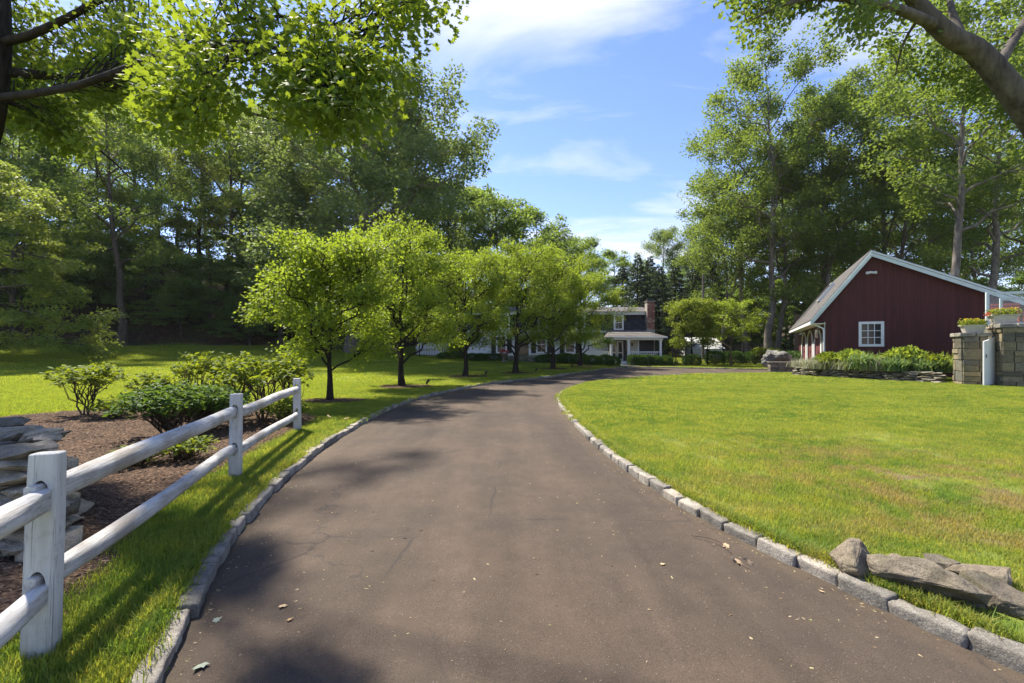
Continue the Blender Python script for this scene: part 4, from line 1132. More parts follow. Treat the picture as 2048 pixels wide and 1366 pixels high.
# tall open wood on the right, behind the barn
rp_ = [tree_proto(500 + i, MAT['right_leaf'], MAT['bark_grey'], H=h, cb=cb, R=R, trunk_r=tr, limbs=nl, secs=10, pad=1.0, pad_n=105, leaf=.21, shape='broad', rise=.75, profile=pf, bole_wob=.02, flat=.85)
       for i, (h, cb, R, tr, nl, pf) in enumerate([(28, .28, 6.8, .32, 21, 'round'), (25.5, .38, 5.8, .30, 18, 'round'), (21, .18, 5.0, .24, 21, 'round')])]
RT = [(1538, 44, 0, 1.05, .4, 'straight pale-trunked tall tree left of the barn roof, at the forest edge', (0, .01)), (1553, 45.5, 2, 1.0, 2.0, 'second thinner trunk close behind the straight pale one', (0, 0)),
      (1440, 52, 2, .92, 1.0, 'leafy tree at the left end of the right-hand wood, right of the pole', (0, 0)), (1490, 50, 1, 1.0, 3.0, 'tree behind the small garden maple, by the left end of the right wood', (0, -.02)),
      (1640, 48, 0, 1.02, 1.4, 'tall branching tree directly above the barn skylight', (0, .02)), (1655, 44, 1, .95, 4.0, 'dark-trunked tree rising behind the left roof slope', (0, 0)),
      (1890, 31, 1, .98, 5.1, 'thick leaning dark trunk rising behind the right roof slope', (.0, .06)), (1990, 34, 0, .9, 2.9, 'dark-trunked tree behind the glass railing at the right edge', (0, .02)),
      (1760, 46, 0, 1.0, .9, 'tall tree behind the barn ridge', (0, 0)), (1820, 42, 2, 1.05, 3.5, 'leafy tree behind the barn, left of the leaning trunk', (0, 0)), (2060, 40, 1, 1.0, .1, 'tree at the far right edge behind the stone pillars', (0, 0))]
for px, d, pi, sc, rz, lab, tl in RT:
    place_tree(rp_[pi], 'tall_tree', PX(px, d), d, rz, sc, lab, 'tree', 'tall trees behind the barn', tilt=tl)
for px, d, pi, sc, rz in ((1580, 58, 2, 1.1, .6), (1700, 60, 0, .95, 1.6), (1860, 56, 2, 1.15, 2.6), (1950, 52, 1, .9, 3.6), (2100, 54, 0, .9, 4.6), (1470, 66, 2, 1.0, 5.6), (1620, 70, 2, 1.2, .1), (1780, 70, 2, 1.2, 1.1), (1920, 68, 2, 1.2, 2.1), (1400, 74, 2, .85, 3.1), (1330, 76, 2, .8, 4.1)):
    place_tree(rp_[pi], 'tall_tree', PX(px, d), d, rz, sc, 'background tree seen through the right-hand wood', 'tree', 'far trees of the right wood')
for px, d, sc, rz in ((1500, 55, 1.0, 0), (1570, 54, 1.1, 1), (1620, 57, 1.2, 2), (1700, 55, 1.1, 3), (1790, 52, 1.1, 4), (1870, 48, 1.0, 5), (1940, 46, 1.0, 2.5), (2020, 44, 1.0, 3.5), (1450, 60, 1.1, .7), (1390, 64, 1.1, 1.7), (2080, 46, 1.1, .3), (1420, 68, 1.4, .2), (1530, 66, 1.4, 1.2), (1600, 64, 1.3, 2.2), (1660, 66, 1.4, 3.2), (1740, 64, 1.3, 4.2), (1350, 70, 1.3, 5.2), (1300, 72, 1.3, .9), (1840, 62, 1.3, 5.7)):
    place_tree(under[0], 'understorey_tree', PX(px, d), d, rz, sc, 'low dark tree under the tall wood behind the barn', 'tree', 'understorey trees of the right wood')

# --- shrubs in the mulch bed: bare forked stems with whorls of leaves at the tips
def shrub_proto(seed, h, w, stems, tips, wl, leaf, mat, bare=.45, shape='oval'):
    r = np.random.default_rng(seed); tubes, Ps, Ds, Ss = [], [], [], []
    for i in range(stems):
        az = i / stems * 6.28 + r.uniform(-.4, .4); rr = w / 2 * r.uniform(.25, .8)
        mid = np.array([math.cos(az) * rr * .6, math.sin(az) * rr * .6, h * bare * r.uniform(.8, 1.2)])
        A = bent((r.uniform(-.04, .04), r.uniform(-.04, .04), -.05), mid, r, 5, .0, .06); tubes.append((A, np.linspace(.018, .011, 5), 5))
        for j in range(tips):
            a2 = az + r.uniform(-1.3, 1.3); rt = w / 2 * math.sqrt(r.uniform(.05, 1.05)); zt = h * (.45 + .55 * math.sqrt(max(0, 1 - (rt / (w / 2)) ** 2 * .75))) * r.uniform(.72, 1.02)
            q = np.array([math.cos(a2) * rt, math.sin(a2) * rt, max(zt, mid[2] + .03)])
            B = bent(A[r.integers(2, 5)], q, r, 5, .05, .06); tubes.append((B, np.linspace(.009, .003, 5), 4))
            for tip, nn in ((B[-1], wl), (B[3], wl // 3)):
                aa = r.uniform(0, 6.28, nn); el = r.uniform(-.6, .55, nn)
                D = np.column_stack([np.cos(aa) * np.cos(el), np.sin(aa) * np.cos(el), np.sin(el)])
                Ps.append(tip + D * .015 + r.normal(size=(nn, 3)) * .03); Ds.append(D); Ss.append(leaf * r.uniform(.65, 1.2, nn))
    tm = tubes_mesh('stems', tubes); tm.materials.append(MAT['twig'])
    return tm, leaf_mesh('foliage', np.concatenate(Ps), np.concatenate(Ds), np.concatenate(Ss), shape, r, mat=mat)
def place_shrub(p, name, x, y, rz, sc, label, group=None):
    root = empty(name, (x, y, gz1(x, y) + .01), rz); root.scale = (sc,) * 3 if not hasattr(sc, '__len__') else sc
    link('stems', p[0], None, root); link('foliage', p[1], None, root); return tag(root, label, 'shrub', group)
sh = [shrub_proto(600, 1.2, 1.3, 6, 10, 12, .105, MAT['shrub_leaf'], .50), shrub_proto(601, .92, 1.6, 9, 17, 12, .10, MAT['shrub_dark_leaf'], .34),
      shrub_proto(602, 1.4, 1.0, 4, 11, 12, .105, MAT['shrub_leaf'], .62), shrub_proto(603, .42, .7, 6, 10, 8, .075, MAT['shrub_leaf'], .2)]
SG = 'shrubs in the mulch bed'
place_shrub(sh[0], 'laurel_shrub', PX(172, 9.7), 9.7, .4, 1.0, 'rounded laurel shrub with bare stems, leftmost in the mulch bed', SG)
b_ = place_shrub(sh[1], 'rhododendron_shrub', PX(345, 7.4), 7.4, 1.3, (.92, .85, .95), 'dense low dark rhododendron in the middle of the mulch bed', SG)
place_shrub(sh[1], 'rhododendron_shrub', PX(425, 8.0), 8.0, 3.6, (.75, .7, .85), 'dense low rhododendron behind the fence rails, right of the darkest one', SG)
place_shrub(sh[2], 'laurel_shrub', PX(398, 9.8), 9.8, .9, 1.0, 'tall bare-stemmed laurel at the middle of the bed with a light top', SG)
place_shrub(sh[0], 'laurel_shrub', PX(312, 9.9), 9.9, 3.0, (.75, .75, .82), 'small dark laurel between the leftmost shrub and the tall one', SG)
place_shrub(sh[2], 'laurel_shrub', PX(478, 9.2), 9.2, 2.6, 1.0, 'slim laurel rising over the second fence post', SG)
place_shrub(sh[0], 'laurel_shrub', PX(525, 8.9), 8.9, 4.2, (1.0, 1.0, 1.12), 'full laurel between the second and third fence posts', SG)
place_shrub(sh[2], 'laurel_shrub', PX(578, 9.4), 9.4, 5.2, (.85, .85, .98), 'bright laurel just behind the third fence post', SG)
place_shrub(sh[3], 'laurel_shrub', PX(430, 9.6), 9.6, .2, 1.6, 'low yellow-green shrub under the tall bare-stemmed laurel', SG)
place_shrub(sh[3], 'laurel_shrub', PX(230, 9.3), 9.3, 1.2, 1.0, 'low yellow-green shrub right of the leftmost laurel', SG)
place_shrub(sh[3], 'laurel_shrub', PX(275, 5.6), 5.6, 2.2, (.8, .8, .6), 'small ferny green plant in the mulch in front of the dark rhododendron', SG)
place_shrub(sh[3], 'laurel_shrub', PX(370, 5.9), 5.9, 3.2, (.9, .9, .7), 'small bright green plant just behind the upper fence rail', SG)
place_shrub(sh[3], 'laurel_shrub', PX(570, 8.7), 8.7, 4.0, 1.1, 'low dark shrub at the foot of the third fence post', SG)

# ------------------------------------------------------------------ red barn
BA = math.radians(-28)
D0 = 25.0
barn = empty('red_barn', (.688 * D0, D0, 0.05), BA)
tag(barn, 'dark red barn with grey shingle roof and pale blue-grey trim', 'barn')
LB = 17.0                                  # length
EX, EZ, RX, RZ, WX = -.65, 2.94, 1.98, 6.45, 11.5
kl = (RZ - EZ) / (RX - EX); kr = (RZ - 4.2) / (6.5 - RX)
zl = RZ - kl * RX; zr = RZ - kr * (WX - RX)
th = .14
MB().prism([(0, 0), (WX, 0), (WX, zr - .1), (RX, RZ - .1), (0, zl - .1)], 0, .12, 'y').build('wall', MAT['barn_red'], barn)
MB().prism([(0, 0), (WX, 0), (WX, zr - .1), (RX, RZ - .1), (0, zl - .1)], LB - .12, LB, 'y').build('wall', MAT['barn_red'], barn)
MB().box(WX - .12, WX - .001, .123, LB - .123, 0, zr - .12).build('wall', MAT['barn_red_side'], barn)
# left side wall with two arched carriage doors: white surround, red leaves
doors = [(1.6, 4.6), (5.9, 8.9), (10.2, 13.2)]
side = MB(); prev = .123
for a, b in doors + [(LB - .123, None)]:
    side.box(.001, .12, prev, a, 0, zl - .15); prev = b
for a, b in doors: side.box(.001, .12, a, b, 2.55, zl - .15)
side.build('wall', MAT['barn_red_side'], barn)
MB().box(.02, WX - .2, .2, LB - .2, -.2, .03).build('floor_slab', MAT['mortar'], barn)
for a, b in doors:
    n = 14; c = (a + b) / 2; w = (b - a) / 2
    arch = [(c + w * .98 * math.cos(math.pi * (1 - i / n)), 1.85 + .68 * math.sin(math.pi * (1 - i / n))) for i in range(n + 1)]
    d = MB().prism([(a + .03, .03)] + [(max(a + .03, min(b - .03, y)), z) for y, z in arch] + [(b - .03, .03)], .03, .09, 'x').build('garage_door', MAT['barn_red_side'], barn)
    fr = MB()
    outer = [(c + (w + .16) * math.cos(math.pi * (1 - i / n)), 1.87 + .83 * math.sin(math.pi * (1 - i / n))) for i in range(n + 1)]
    for i in range(n): fr.add([(-.05, *arch[i]), (-.05, *arch[i + 1]), (-.05, *outer[i + 1]), (-.05, *outer[i]), (-.001, *arch[i]), (-.001, *arch[i + 1]), (-.001, *outer[i + 1]), (-.001, *outer[i])],
                              [(0, 1, 2, 3), (4, 7, 6, 5), (0, 4, 5, 1), (3, 2, 6, 7)])
    fr.box(-.05, -.002, a - .45, a + .02, 0, 1.86).box(-.05, -.002, b - .02, b + .45, 0, 1.86)
    fr.build('door_surround', MAT['white_paint'], d)
    MB().bar((-.03, c - .3, 1.1), (-.03, c - .3, 1.3), .02).build('handle', MAT['black_metal'], d)
# roof slabs
ov = .28
roofL = MB().prism([(EX, EZ), (RX, RZ), (RX, RZ + th * 1.35), (EX - .09, EZ + .04)], -ov + .02, LB + ov, 'y').build('roof', MAT['roof_shingle'], barn)
roofR = MB().prism([(RX + .002, RZ), (WX + .4, RZ - kr * (WX + .4 - RX)), (WX + .44, RZ - kr * (WX + .4 - RX) + th), (RX + .002, RZ + th * 1.3)], -ov + .02, LB + ov, 'y').build('roof', MAT['roof_shingle'], barn)
def rake(x0, z0, x1, z1, w, y0, y1, name='rake_trim'):
    MB().prism([(x0, z0 - w), (x1, z1 - w), (x1, z1), (x0, z0)], y0, y1, 'y').build(name, MAT['pale_trim'], barn, bevel=.008)
rake(EX - .02, EZ + .0, RX, RZ + .02, .24, -ov - .025, -ov + .015); rake(RX + .001, RZ + .02, WX + .42, RZ - kr * (WX + .42 - RX) + .02, .19, -ov - .025, -ov + .015)
rake(EX - .05, EZ + .05, RX, RZ + .13, .10, -ov - .06, -ov - .028, 'rake_moulding'); rake(RX + .001, RZ + .13, WX + .44, RZ - kr * (WX + .44 - RX) + .13, .09, -ov - .06, -ov - .028, 'rake_moulding')
MB().prism([(EX + .02, EZ - .10), (-.001, EZ - .10), (-.001, zl - .12), (EX + .02, EZ + .0)], -.002, .09, 'y').build('eave_return', MAT['barn_red'], barn)
MB().box(EX - .06, EX - .02, -ov, LB + ov, EZ - .17, EZ + .02).build('fascia', MAT['white_paint'], barn)
MB().box(EX - .015, -.003, -ov + .02, LB + ov - .02, EZ - .14, EZ - .11).build('soffit', MAT['white_paint'], barn)
MB().box(-.028, -.002, -.03, .10, 0, zl - .9).box(-.028, .10, -.03, -.002, 0, 0.02).build('corner_board', MAT['white_paint'], barn)
# window, exactly where the gable shows it
wx0, wx1, wz0, wz1 = .0593 * D0, .1023 * D0, 1.55, 1.55 + .0528 * D0
win = MB(); fw = .13
win.box(wx0, wx1, -.05, -.002, wz1 - fw, wz1).box(wx0, wx1, -.06, -.002, wz0 - .0, wz0 + fw)
win.box(wx0, wx0 + fw, -.048, -.002, wz0 + fw, wz1 - fw).box(wx1 - fw, wx1, -.048, -.002, wz0 + fw, wz1 - fw)
wo = win.build('window', MAT['white_paint'], barn, bevel=.006)
gx0, gx1, g0, g1 = wx0 + fw, wx1 - fw, wz0 + fw, wz1 - fw
for i in range(3):
    for j in range(3):
        xa, xb = gx0 + (gx1 - gx0) * i / 3, gx0 + (gx1 - gx0) * (i + 1) / 3; za, zb = g0 + (g1 - g0) * j / 3, g0 + (g1 - g0) * (j + 1) / 3
        MB().box(xa + .014, xb - .014, -.012, -.004, za + .014, zb - .014).build('pane', MAT['window_glass'], wo)
mn = MB()
for i in (1, 2): x = gx0 + (gx1 - gx0) * i / 3; mn.box(x - .016, x + .016, -.034, -.003, g0, g1)
for i in (1, 2): z = g0 + (g1 - g0) * i / 3; mn.box(gx0, gx1, -.031, -.004, z - .016, z + .016)
mn.build('muntins', MAT['white_paint'], wo)
# floodlight below the ridge, lantern, downspout, skylight
fl = MB().box(1.92, 2.06, -.10, -.002, 5.42, 5.52).build('floodlight', MAT['white_paint'], barn, bevel=.01)
MB().tube([(1.98, -.08, 5.45), (1.80, -.22, 5.42)], [.05, .075], 10).build('lamp_head', MAT['white_paint'], fl); MB().tube([(2.02, -.08, 5.45), (2.20, -.22, 5.42)], [.05, .075], 10).build('lamp_head', MAT['white_paint'], fl)
ln = MB(); y = 1.0
ln.box(-.42, -.18, y - .12, y + .12, 2.52, 2.56).box(-.40, -.20, y - .10, y + .10, 1.98, 2.02).bar((-.3, y, 2.56), (-.3, y, 2.72), .02).bar((-.3, y, 2.70), (-.03, y, 2.70), .018)
for dx in (-.39, -.21):
    for dy in (-.09, .09): ln.bar((dx, y + dy, 2.0), (dx, y + dy, 2.54), .012)
lo = ln.build('lantern', MAT['black_metal'], barn); MB().box(-.38, -.22, y - .08, y + .08, 2.03, 2.51).build('pane', MAT['clear_glass'], lo)
MB().tube([(-.58, .02, 2.86), (-.45, -.05, 2.74), (-.10, -.07, 2.55), (-.07, -.07, 2.4), (-.07, -.07, .1)], [.04] * 5, 8).build('downspout', MAT['white_paint'], barn)
MB().tube([(-.35, 9.4, 2.60), (-.42, 9.36, 2.50), (-.42, 9.36, 2.44)], [.05, .08, .09], 8).build('floodlight', MAT['white_paint'], barn)
sk = MB(); sx, sy = .45, 6.2; q = Vector((1, 0, kl)).normalized(); nrm = Vector((-kl, 0, 1)).normalized()
p0 = Vector((sx, 0, RZ - kl * (RX - sx) + th))
def on(a, y, h): v = p0 + q * a + nrm * h; return (v.x, y, v.z)
for (a0, a1, y0, y1, h) in ((0, .09, sy, sy + 1, .16), (1.3, 1.39, sy, sy + 1, .24), (.09, 1.3, sy, sy + .09, .17), (.09, 1.3, sy + .91, sy + 1, .17)):
    V = [on(a0, y0, -.05), on(a1, y0, -.05), on(a1, y1, -.05), on(a0, y1, -.05), on(a0, y0, h), on(a1, y0, h), on(a1, y1, h), on(a0, y1, h)]
    sk.add(V, [(0, 3, 2, 1), (4, 5, 6, 7), (0, 1, 5, 4), (1, 2, 6, 5), (2, 3, 7, 6), (3, 0, 4, 7)])
so = sk.build('skylight', MAT['white_paint'], barn)
MB().add([on(.09, sy + .09, .12), on(1.3, sy + .09, .12), on(1.3, sy + .91, .12), on(.09, sy + .91, .12)], [(0, 1, 2, 3)]).build('pane', MAT['window_glass'], so)

scr = empty('board_screen', (PX(1602, 44), 44, 0), -.4); tag(scr, 'tan upright board screen showing behind the far eave of the barn', 'screen')
for i in range(7): MB().box(-.56 + i * .16, -.41 + i * .16, -.03, .03, 0, 4.75 + .1 * (i > 3)).build('board', MAT['tan_wood'], scr)

# ------------------------------------------------------------------ stone pillars, caps, planters, gate
def pillar(name, x, y, ang, w, dpt, h, cap_h, label, seed):
    root = empty(name, (x, y, 0), ang); tag(root, label, 'pillar', 'stone gate pillars'); r = random.Random(seed)
    MB().box(.05, w - .05, .05, dpt - .05, -.2, h - cap_h - .01).build('core', MAT['mortar'], root)
    z = -.1
    while z < h - cap_h - .05:
        hh = min(r.uniform(.24, .46), h - cap_h - z)
        if h - cap_h - z - hh < .12: hh = h - cap_h - z
        for face in range(3):                       # front, left side, back
            L = w if face != 1 else dpt; s = 0.0
            while s < L - .02:
                ww = min(r.uniform(.24, .62), L - s)
                if L - s - ww < .16: ww = L - s
                parts = [(z, hh)] if r.random() > .3 or hh < .34 else [(z, hh * .55), (z + hh * .55, hh * .45)]
                for z0, h0 in parts:
                    me = block_mesh('block', (ww - .022, .14, h0 - .022), r.randrange(10000), cuts=2, rough=.05, bev=.10); me.materials.append(MAT['pillar_stone'])
                    pr = r.uniform(-.015, .03)
                    if face == 0: loc, rot = (s + ww / 2, .05 - pr, z0 + h0 / 2), 0
                    elif face == 1: loc, rot = (.05 - pr, s + ww / 2, z0 + h0 / 2), math.pi / 2
                    else: loc, rot = (s + ww / 2, dpt - .05 + pr, z0 + h0 / 2), math.pi
                    link('block', me, None, root, loc, (0, 0, rot))
                s += ww
        z += hh
    n = max(2, int(w / .45)); m_ = 2
    for i in range(n):
        for j in range(m_):
            cw, cd = (w + .22) / n, (dpt + .2) / m_
            me = block_mesh('cap_stone', (cw - .02, cd - .02, cap_h), r.randrange(10000), cuts=3, rough=.06, bev=.18); me.materials.append(MAT['granite'])
            link('cap_stone', me, None, root, (-.11 + cw * (i + .5), -.1 + cd * (j + .5), h - cap_h / 2 + r.uniform(-.008, .008)))
    return root
PA = math.radians(-25)
pillar('stone_pillar', 17.82, 18.0, PA, .76, .80, 2.13, .15, 'shorter square stone pillar with a flower trough, left of the white gate', 3)
pillar('stone_pillar', 18.63, 17.3, PA, 2.4, .95, 2.46, .16, 'taller wide stone pillar at the right edge, right of the white gate', 9)
gt = empty('white_gate', (18.05, 17.42, 0), math.radians(22.6)); tag(gt, 'white solid wooden gate leaf standing open between the stone pillars', 'gate')
MB().prism([(0, .02), (.80, .02), (.80, 1.97), (.55, 1.90), (.25, 1.83), (0, 1.79)], -.025, .025, 'y').build('panel', MAT['white_paint'], gt, bevel=.006)
MB().bar((.08, -.06, 1.15), (.08, -.06, 1.3), .012).bar((.08, -.06, 1.22), (.08, .0, 1.22), .01).build('latch', MAT['black_metal'], gt)

def trough(x, y, z, ang, w, dpt, h, label, seed, red):
    root = empty('flower_trough', (x, y, z), ang); tag(root, label, 'planter', 'stone flower troughs on the pillars')
    b = MB(); t_ = .82
    def ring(f, zz): return [(-w / 2 * f, -dpt / 2 * f, zz), (w / 2 * f, -dpt / 2 * f, zz), (w / 2 * f, dpt / 2 * f, zz), (-w / 2 * f, dpt / 2 * f, zz)]
    V = ring(.74, 0) + ring(.95, h * .84) + ring(1.06, h * .86) + ring(1.06, h) + ring(.92, h) + ring(.90, h * .8)
    b.add(V, [(3, 2, 1, 0)] + [(k * 4 + i, k * 4 + (i + 1) % 4, (k + 1) * 4 + (i + 1) % 4, (k + 1) * 4 + i) for k in range(5) for i in range(4)])
    b.build('bowl', MAT['terracotta_pale'], root, bevel=.008)
    MB().box(-w * .44, w * .44, -dpt * .44, dpt * .44, h * .75, h * .84).build('soil', MAT['soil'], root)
    r = np.random.default_rng(seed); n = 520
    P = np.column_stack([r.uniform(-.5, .5, n) * w, r.uniform(-.5, .5, n) * dpt, h * .85 + r.uniform(0, 1, n) ** 1.3 * .24])
    P[:, :2] *= 1.12; D = r.normal(size=(n, 3)) * .8 + [0, 0, .5]
    link('foliage', leaf_mesh('foliage', P, D, .085 * r.uniform(.6, 1.3, n), 'oval', r, mat=MAT['lime_leaf']), None, root)
    n = 46; P = np.column_stack([r.uniform(-.5, .55, n) * w, r.uniform(-.5, .5, n) * dpt, h + .14 + r.uniform(0, .12, n)])
    Pf = np.repeat(P, 6, 0); D = r.normal(size=(len(Pf), 3)) + [0, 0, .5]
    link('blooms', leaf_mesh('blooms', Pf, D, np.full(len(Pf), .042), 'broad', r, mat=MAT['yellow_petal']), None, root)['kind'] = 'stuff'
    if red:
        P = np.column_stack([-w * .58 + r.normal(size=60) * .04, r.normal(size=60) * .08, h + .03 + r.normal(size=60) * .035])
        link('blooms', leaf_mesh('blooms', P, r.normal(size=(60, 3)), np.full(60, .05), 'broad', r, mat=MAT['red_petal']), None, root)['kind'] = 'stuff'
trough(18.28, 18.05, 2.13, PA, .70, .42, .31, 'stone trough of yellow flowers on the shorter pillar', 21, False)
trough(19.02, 17.62, 2.46, PA, .78, .44, .36, 'stone trough of yellow and red flowers on the taller pillar', 22, True)

# raised terrace behind the pillars, with a glass railing
ter = empty('stone_terrace', (20.2, 18.75, 0), PA); tag(ter, 'raised stone terrace wall just behind the taller pillar', 'terrace')
MB().box(-.3, 7, .0, 1.6, -.2, 2.42).build('wall', MAT['slate_stone'], ter)
MB().box(-.36, 7, -.06, 1.66, 2.424, 2.50).build('coping', MAT['granite'], ter, bevel=.01)
gr_ = empty('glass_railing', (19.90, 19.05, 2.5), PA); tag(gr_, 'pale blue-green framed glass railing on the terrace beside the barn', 'railing')
for x in (0.0, 2.2, 4.4): MB().box(x - .05, x + .05, -.05, .05, 0, 1.36).build('post', MAT['pale_trim'], gr_, bevel=.005)
for a, b in ((.05, 2.15), (2.25, 4.35)):
    MB().box(a, b, -.04, .04, 1.26, 1.355).build('top_rail', MAT['pale_trim'], gr_); MB().box(a, b, -.04, .04, .02, .09).build('bottom_rail', MAT['pale_trim'], gr_)
    MB().box(a, b, -.006, .006, .092, 1.258).build('pane', MAT['clear_glass'], gr_)
MB().box(.60, .68, .5, .58, 0, 1.14).build('post', MAT['pale_trim'], gr_); MB().box(.681, 4.3, .51, .57, 1.04, 1.14).build('inner_rail', MAT['pale_trim'], gr_)
bn = empty('red_bench', (20.75, 19.0, 2.5), PA); tag(bn, 'red slatted garden seat behind the glass railing', 'bench')
k = N('red_paint'); MAT['red_paint'] = k.done(k.bsdf((.45, .07, .045), .5))
for i in range(3): MB().box(-.35, .55, .1 + i * .12, .2 + i * .12, .52, .55).build('slat', MAT['red_paint'], bn)
for z in (.70, .84): MB().box(-.35, .55, .5, .53, z, z + .09).build('back_slat', MAT['red_paint'], bn)
for x in (-.33, .5):
    for y in (.12, .5): MB().box(x, x + .05, y, y + .05, 0, .519 if y < .3 else .69).build('leg', MAT['red_paint'], bn)

# ------------------------------------------------------------------ planter bed with dry stone edge in front of the barn
flat_st = [rock_mesh('stone', (1, 1, 1), 700 + i, n=20, box=.75, cuts=1, rough=.06) for i in range(10)]
for me in flat_st: me.materials.append(MAT['slate_stone'])
edge = empty('planter_wall', (16.5, 21.5, 0)); tag(edge, 'low brown dry stone wall edging the flower bed before the barn', 'stone wall')
PW = catmull([(15.75, 25.2), (15.25, 24.3), (15.9, 22.8), (16.7, 21.3), (17.3, 19.9), (17.75, 18.9)], 8)
sl = np.concatenate([[0], np.cumsum(np.linalg.norm(np.diff(PW, axis=0), axis=1))]); r = random.Random(31)
for c in range(5):
    s = r.uniform(0, .1)
    while s < sl[-1] - .15:
        w = r.uniform(.28, .62); x, y = np.interp(s + w / 2, sl, PW[:, 0]), np.interp(s + w / 2, sl, PW[:, 1])
        x2, y2 = np.interp(s + w / 2 + .05, sl, PW[:, 0]), np.interp(s + w / 2 + .05, sl, PW[:, 1]); ang = math.atan2(y2 - y, x2 - x)
        put_stone(edge, flat_st, x + .02 * c + r.uniform(-.04, .04), y + r.uniform(-.04, .04), .10 + c * .092 + r.uniform(-.012, .012), w * 1.08, r.uniform(.3, .42), r.uniform(.09, .135), ang + r.uniform(-.08, .08), .05, r)
        s += w * .98
bedpoly = np.vstack([PW + [.12, .05], [(18.4, 19.6), (20.5, 22.3), (19.2, 23.6), (17.0, 24.6)]])
lo_, hi_ = bedpoly.min(0), bedpoly.max(0)
xs, ys = np.arange(lo_[0], hi_[0], .2), np.arange(lo_[1], hi_[1], .2); X, Y = np.meshgrid(xs, ys); x, y = X.ravel(), Y.ravel()
dd = np.where(inside(bedpoly, x, y), pdist(bedpoly, x, y), -1); z = .1 + np.where(dd > 0, .40 * smoothstep(0, .12, dd) + .1 * smoothstep(.3, 1.5, dd), 0)
idx = np.arange(len(x)).reshape(len(ys), len(xs)); F = np.stack([idx[:-1, :-1], idx[:-1, 1:], idx[1:, 1:], idx[1:, :-1]], -1).reshape(-1, 4)
tag(link('flower_bed', fast_mesh('flower_bed', np.column_stack([x, y, z]), F[(dd[F] > 0).any(1)], smooth=True), MAT['soil']), kind='structure')

def blade_clump(seed, n, h, spread, w, mat, arch=.8):
    r = np.random.default_rng(seed); K = 6; t = np.linspace(0, 1, K)
    az = r.uniform(0, 6.28, n); L = h * r.uniform(.7, 1.15, n); ln_ = r.uniform(.15, 1.0, n) * arch
    b0 = r.normal(size=(n, 2)) * spread * .25
    dx, dy = np.cos(az), np.sin(az)
    V = np.zeros((n, K, 2, 3)); ww = w * np.array([.7, 1, 1, .8, .5, .05])
    for k_ in range(K):
        hor = L * ln_ * t[k_] ** 1.6 * .75; zz_ = L * (t[k_] - ln_ * .55 * t[k_] ** 2.6)
        for e, sg in ((0, -1), (1, 1)):
            V[:, k_, e, 0] = b0[:, 0] + dx * hor - dy * sg * ww[k_] / 2; V[:, k_, e, 1] = b0[:, 1] + dy * hor + dx * sg * ww[k_] / 2; V[:, k_, e, 2] = zz_ - .03
    b = np.arange(n)[:, None] * K * 2
    F = np.concatenate([b + np.array([2 * k_, 2 * k_ + 1, 2 * k_ + 3, 2 * k_ + 2]) for k_ in range(K - 1)])
    me = fast_mesh('foliage', V.reshape(-1, 3), F, rnd=np.repeat(r.uniform(0, 1, n), K * 2)); me.materials.append(mat); return me
lily = [blade_clump(710 + i, 240, .92, .8, .036, MAT['daylily'], 1.25) for i in range(3)]
iris = [blade_clump(720 + i, 150, .92, .8, .055, MAT['iris_leaf'], 1.15) for i in range(2)]
pale = [blade_clump(730 + i, 300, .65, .9, .018, MAT['pale_leaf'], 1.1) for i in range(2)]
def plant(name, meshes, px, d, sc, rz, zoff, label, cat, group):
    o = link(name, random.choice(meshes), None, None, (PX(px, d), d, zoff), (0, 0, rz), sc); return tag(o, label, cat, group)
rr = random.Random(4)
zb_ = lambda: .52 + rr.uniform(-.10, .06)
plist = [(1612, 24.0, 'p'), (1628, 23.6, 'p'), (1600, 24.4, 'p'), (1650, 23.5, 'l'), (1668, 23.0, 'l'), (1640, 24.2, 'l'), (1690, 22.8, 'l'), (1705, 22.2, 'l'), (1725, 22.6, 'l'), (1722, 21.4, 'i'), (1745, 21.8, 'i'), (1760, 22.3, 'l'),
         (1742, 20.9, 'p'), (1768, 20.8, 'p'), (1778, 21.6, 'l'), (1795, 21.0, 'l'), (1815, 21.4, 'l'), (1822, 20.3, 'i'), (1840, 20.9, 'i'), (1848, 20.0, 'i'), (1865, 20.6, 'l'), (1880, 19.9, 'i'), (1788, 20.3, 'i'), (1806, 22.0, 'l'), (1690, 21.9, 'p'), (1655, 22.9, 'p'),
         (1632, 23.0, 'p'), (1850, 21.5, 'l'), (1735, 23.0, 'l'), (1780, 22.6, 'l'), (1830, 22.2, 'l'), (1680, 23.6, 'l'), (1885, 20.9, 'l')]
ORD = ['first', 'second', 'third', 'fourth', 'fifth', 'sixth', 'seventh', 'eighth', 'ninth', 'tenth', 'eleventh', 'twelfth', 'thirteenth', 'fourteenth', 'fifteenth', 'sixteenth', 'seventeenth', 'eighteenth', 'nineteenth', 'twentieth']
cnt_ = {'l': 0, 'i': 0, 'p': 0}
for px, d, t_ in sorted(plist):
    nth = ORD[cnt_[t_]]; cnt_[t_] += 1
    if t_ == 'p': d += .3
    if t_ == 'l': plant('daylily_clump', lily, px, d, rr.choice((.55, .7, .85, 1.0, 1.15)), rr.uniform(0, 6), zb_(), nth + ' yellow-green daylily clump from the left in the bed before the barn', 'plant', 'daylilies in the barn flower bed')
    elif t_ == 'i': plant('iris_clump', iris, px, d, rr.choice((.65, .8, .95, 1.1)), rr.uniform(0, 6), zb_(), nth + ' blue-green strap-leaved clump from the left in the bed before the barn', 'plant', 'strap-leaved plants in the barn flower bed')
    else: plant('lavender_clump', pale, px, d, rr.uniform(.85, 1.2), rr.uniform(0, 6), .50, nth + ' pale silvery clump from the left along the low wall of the barn bed', 'plant', 'silvery plants in the barn flower bed')

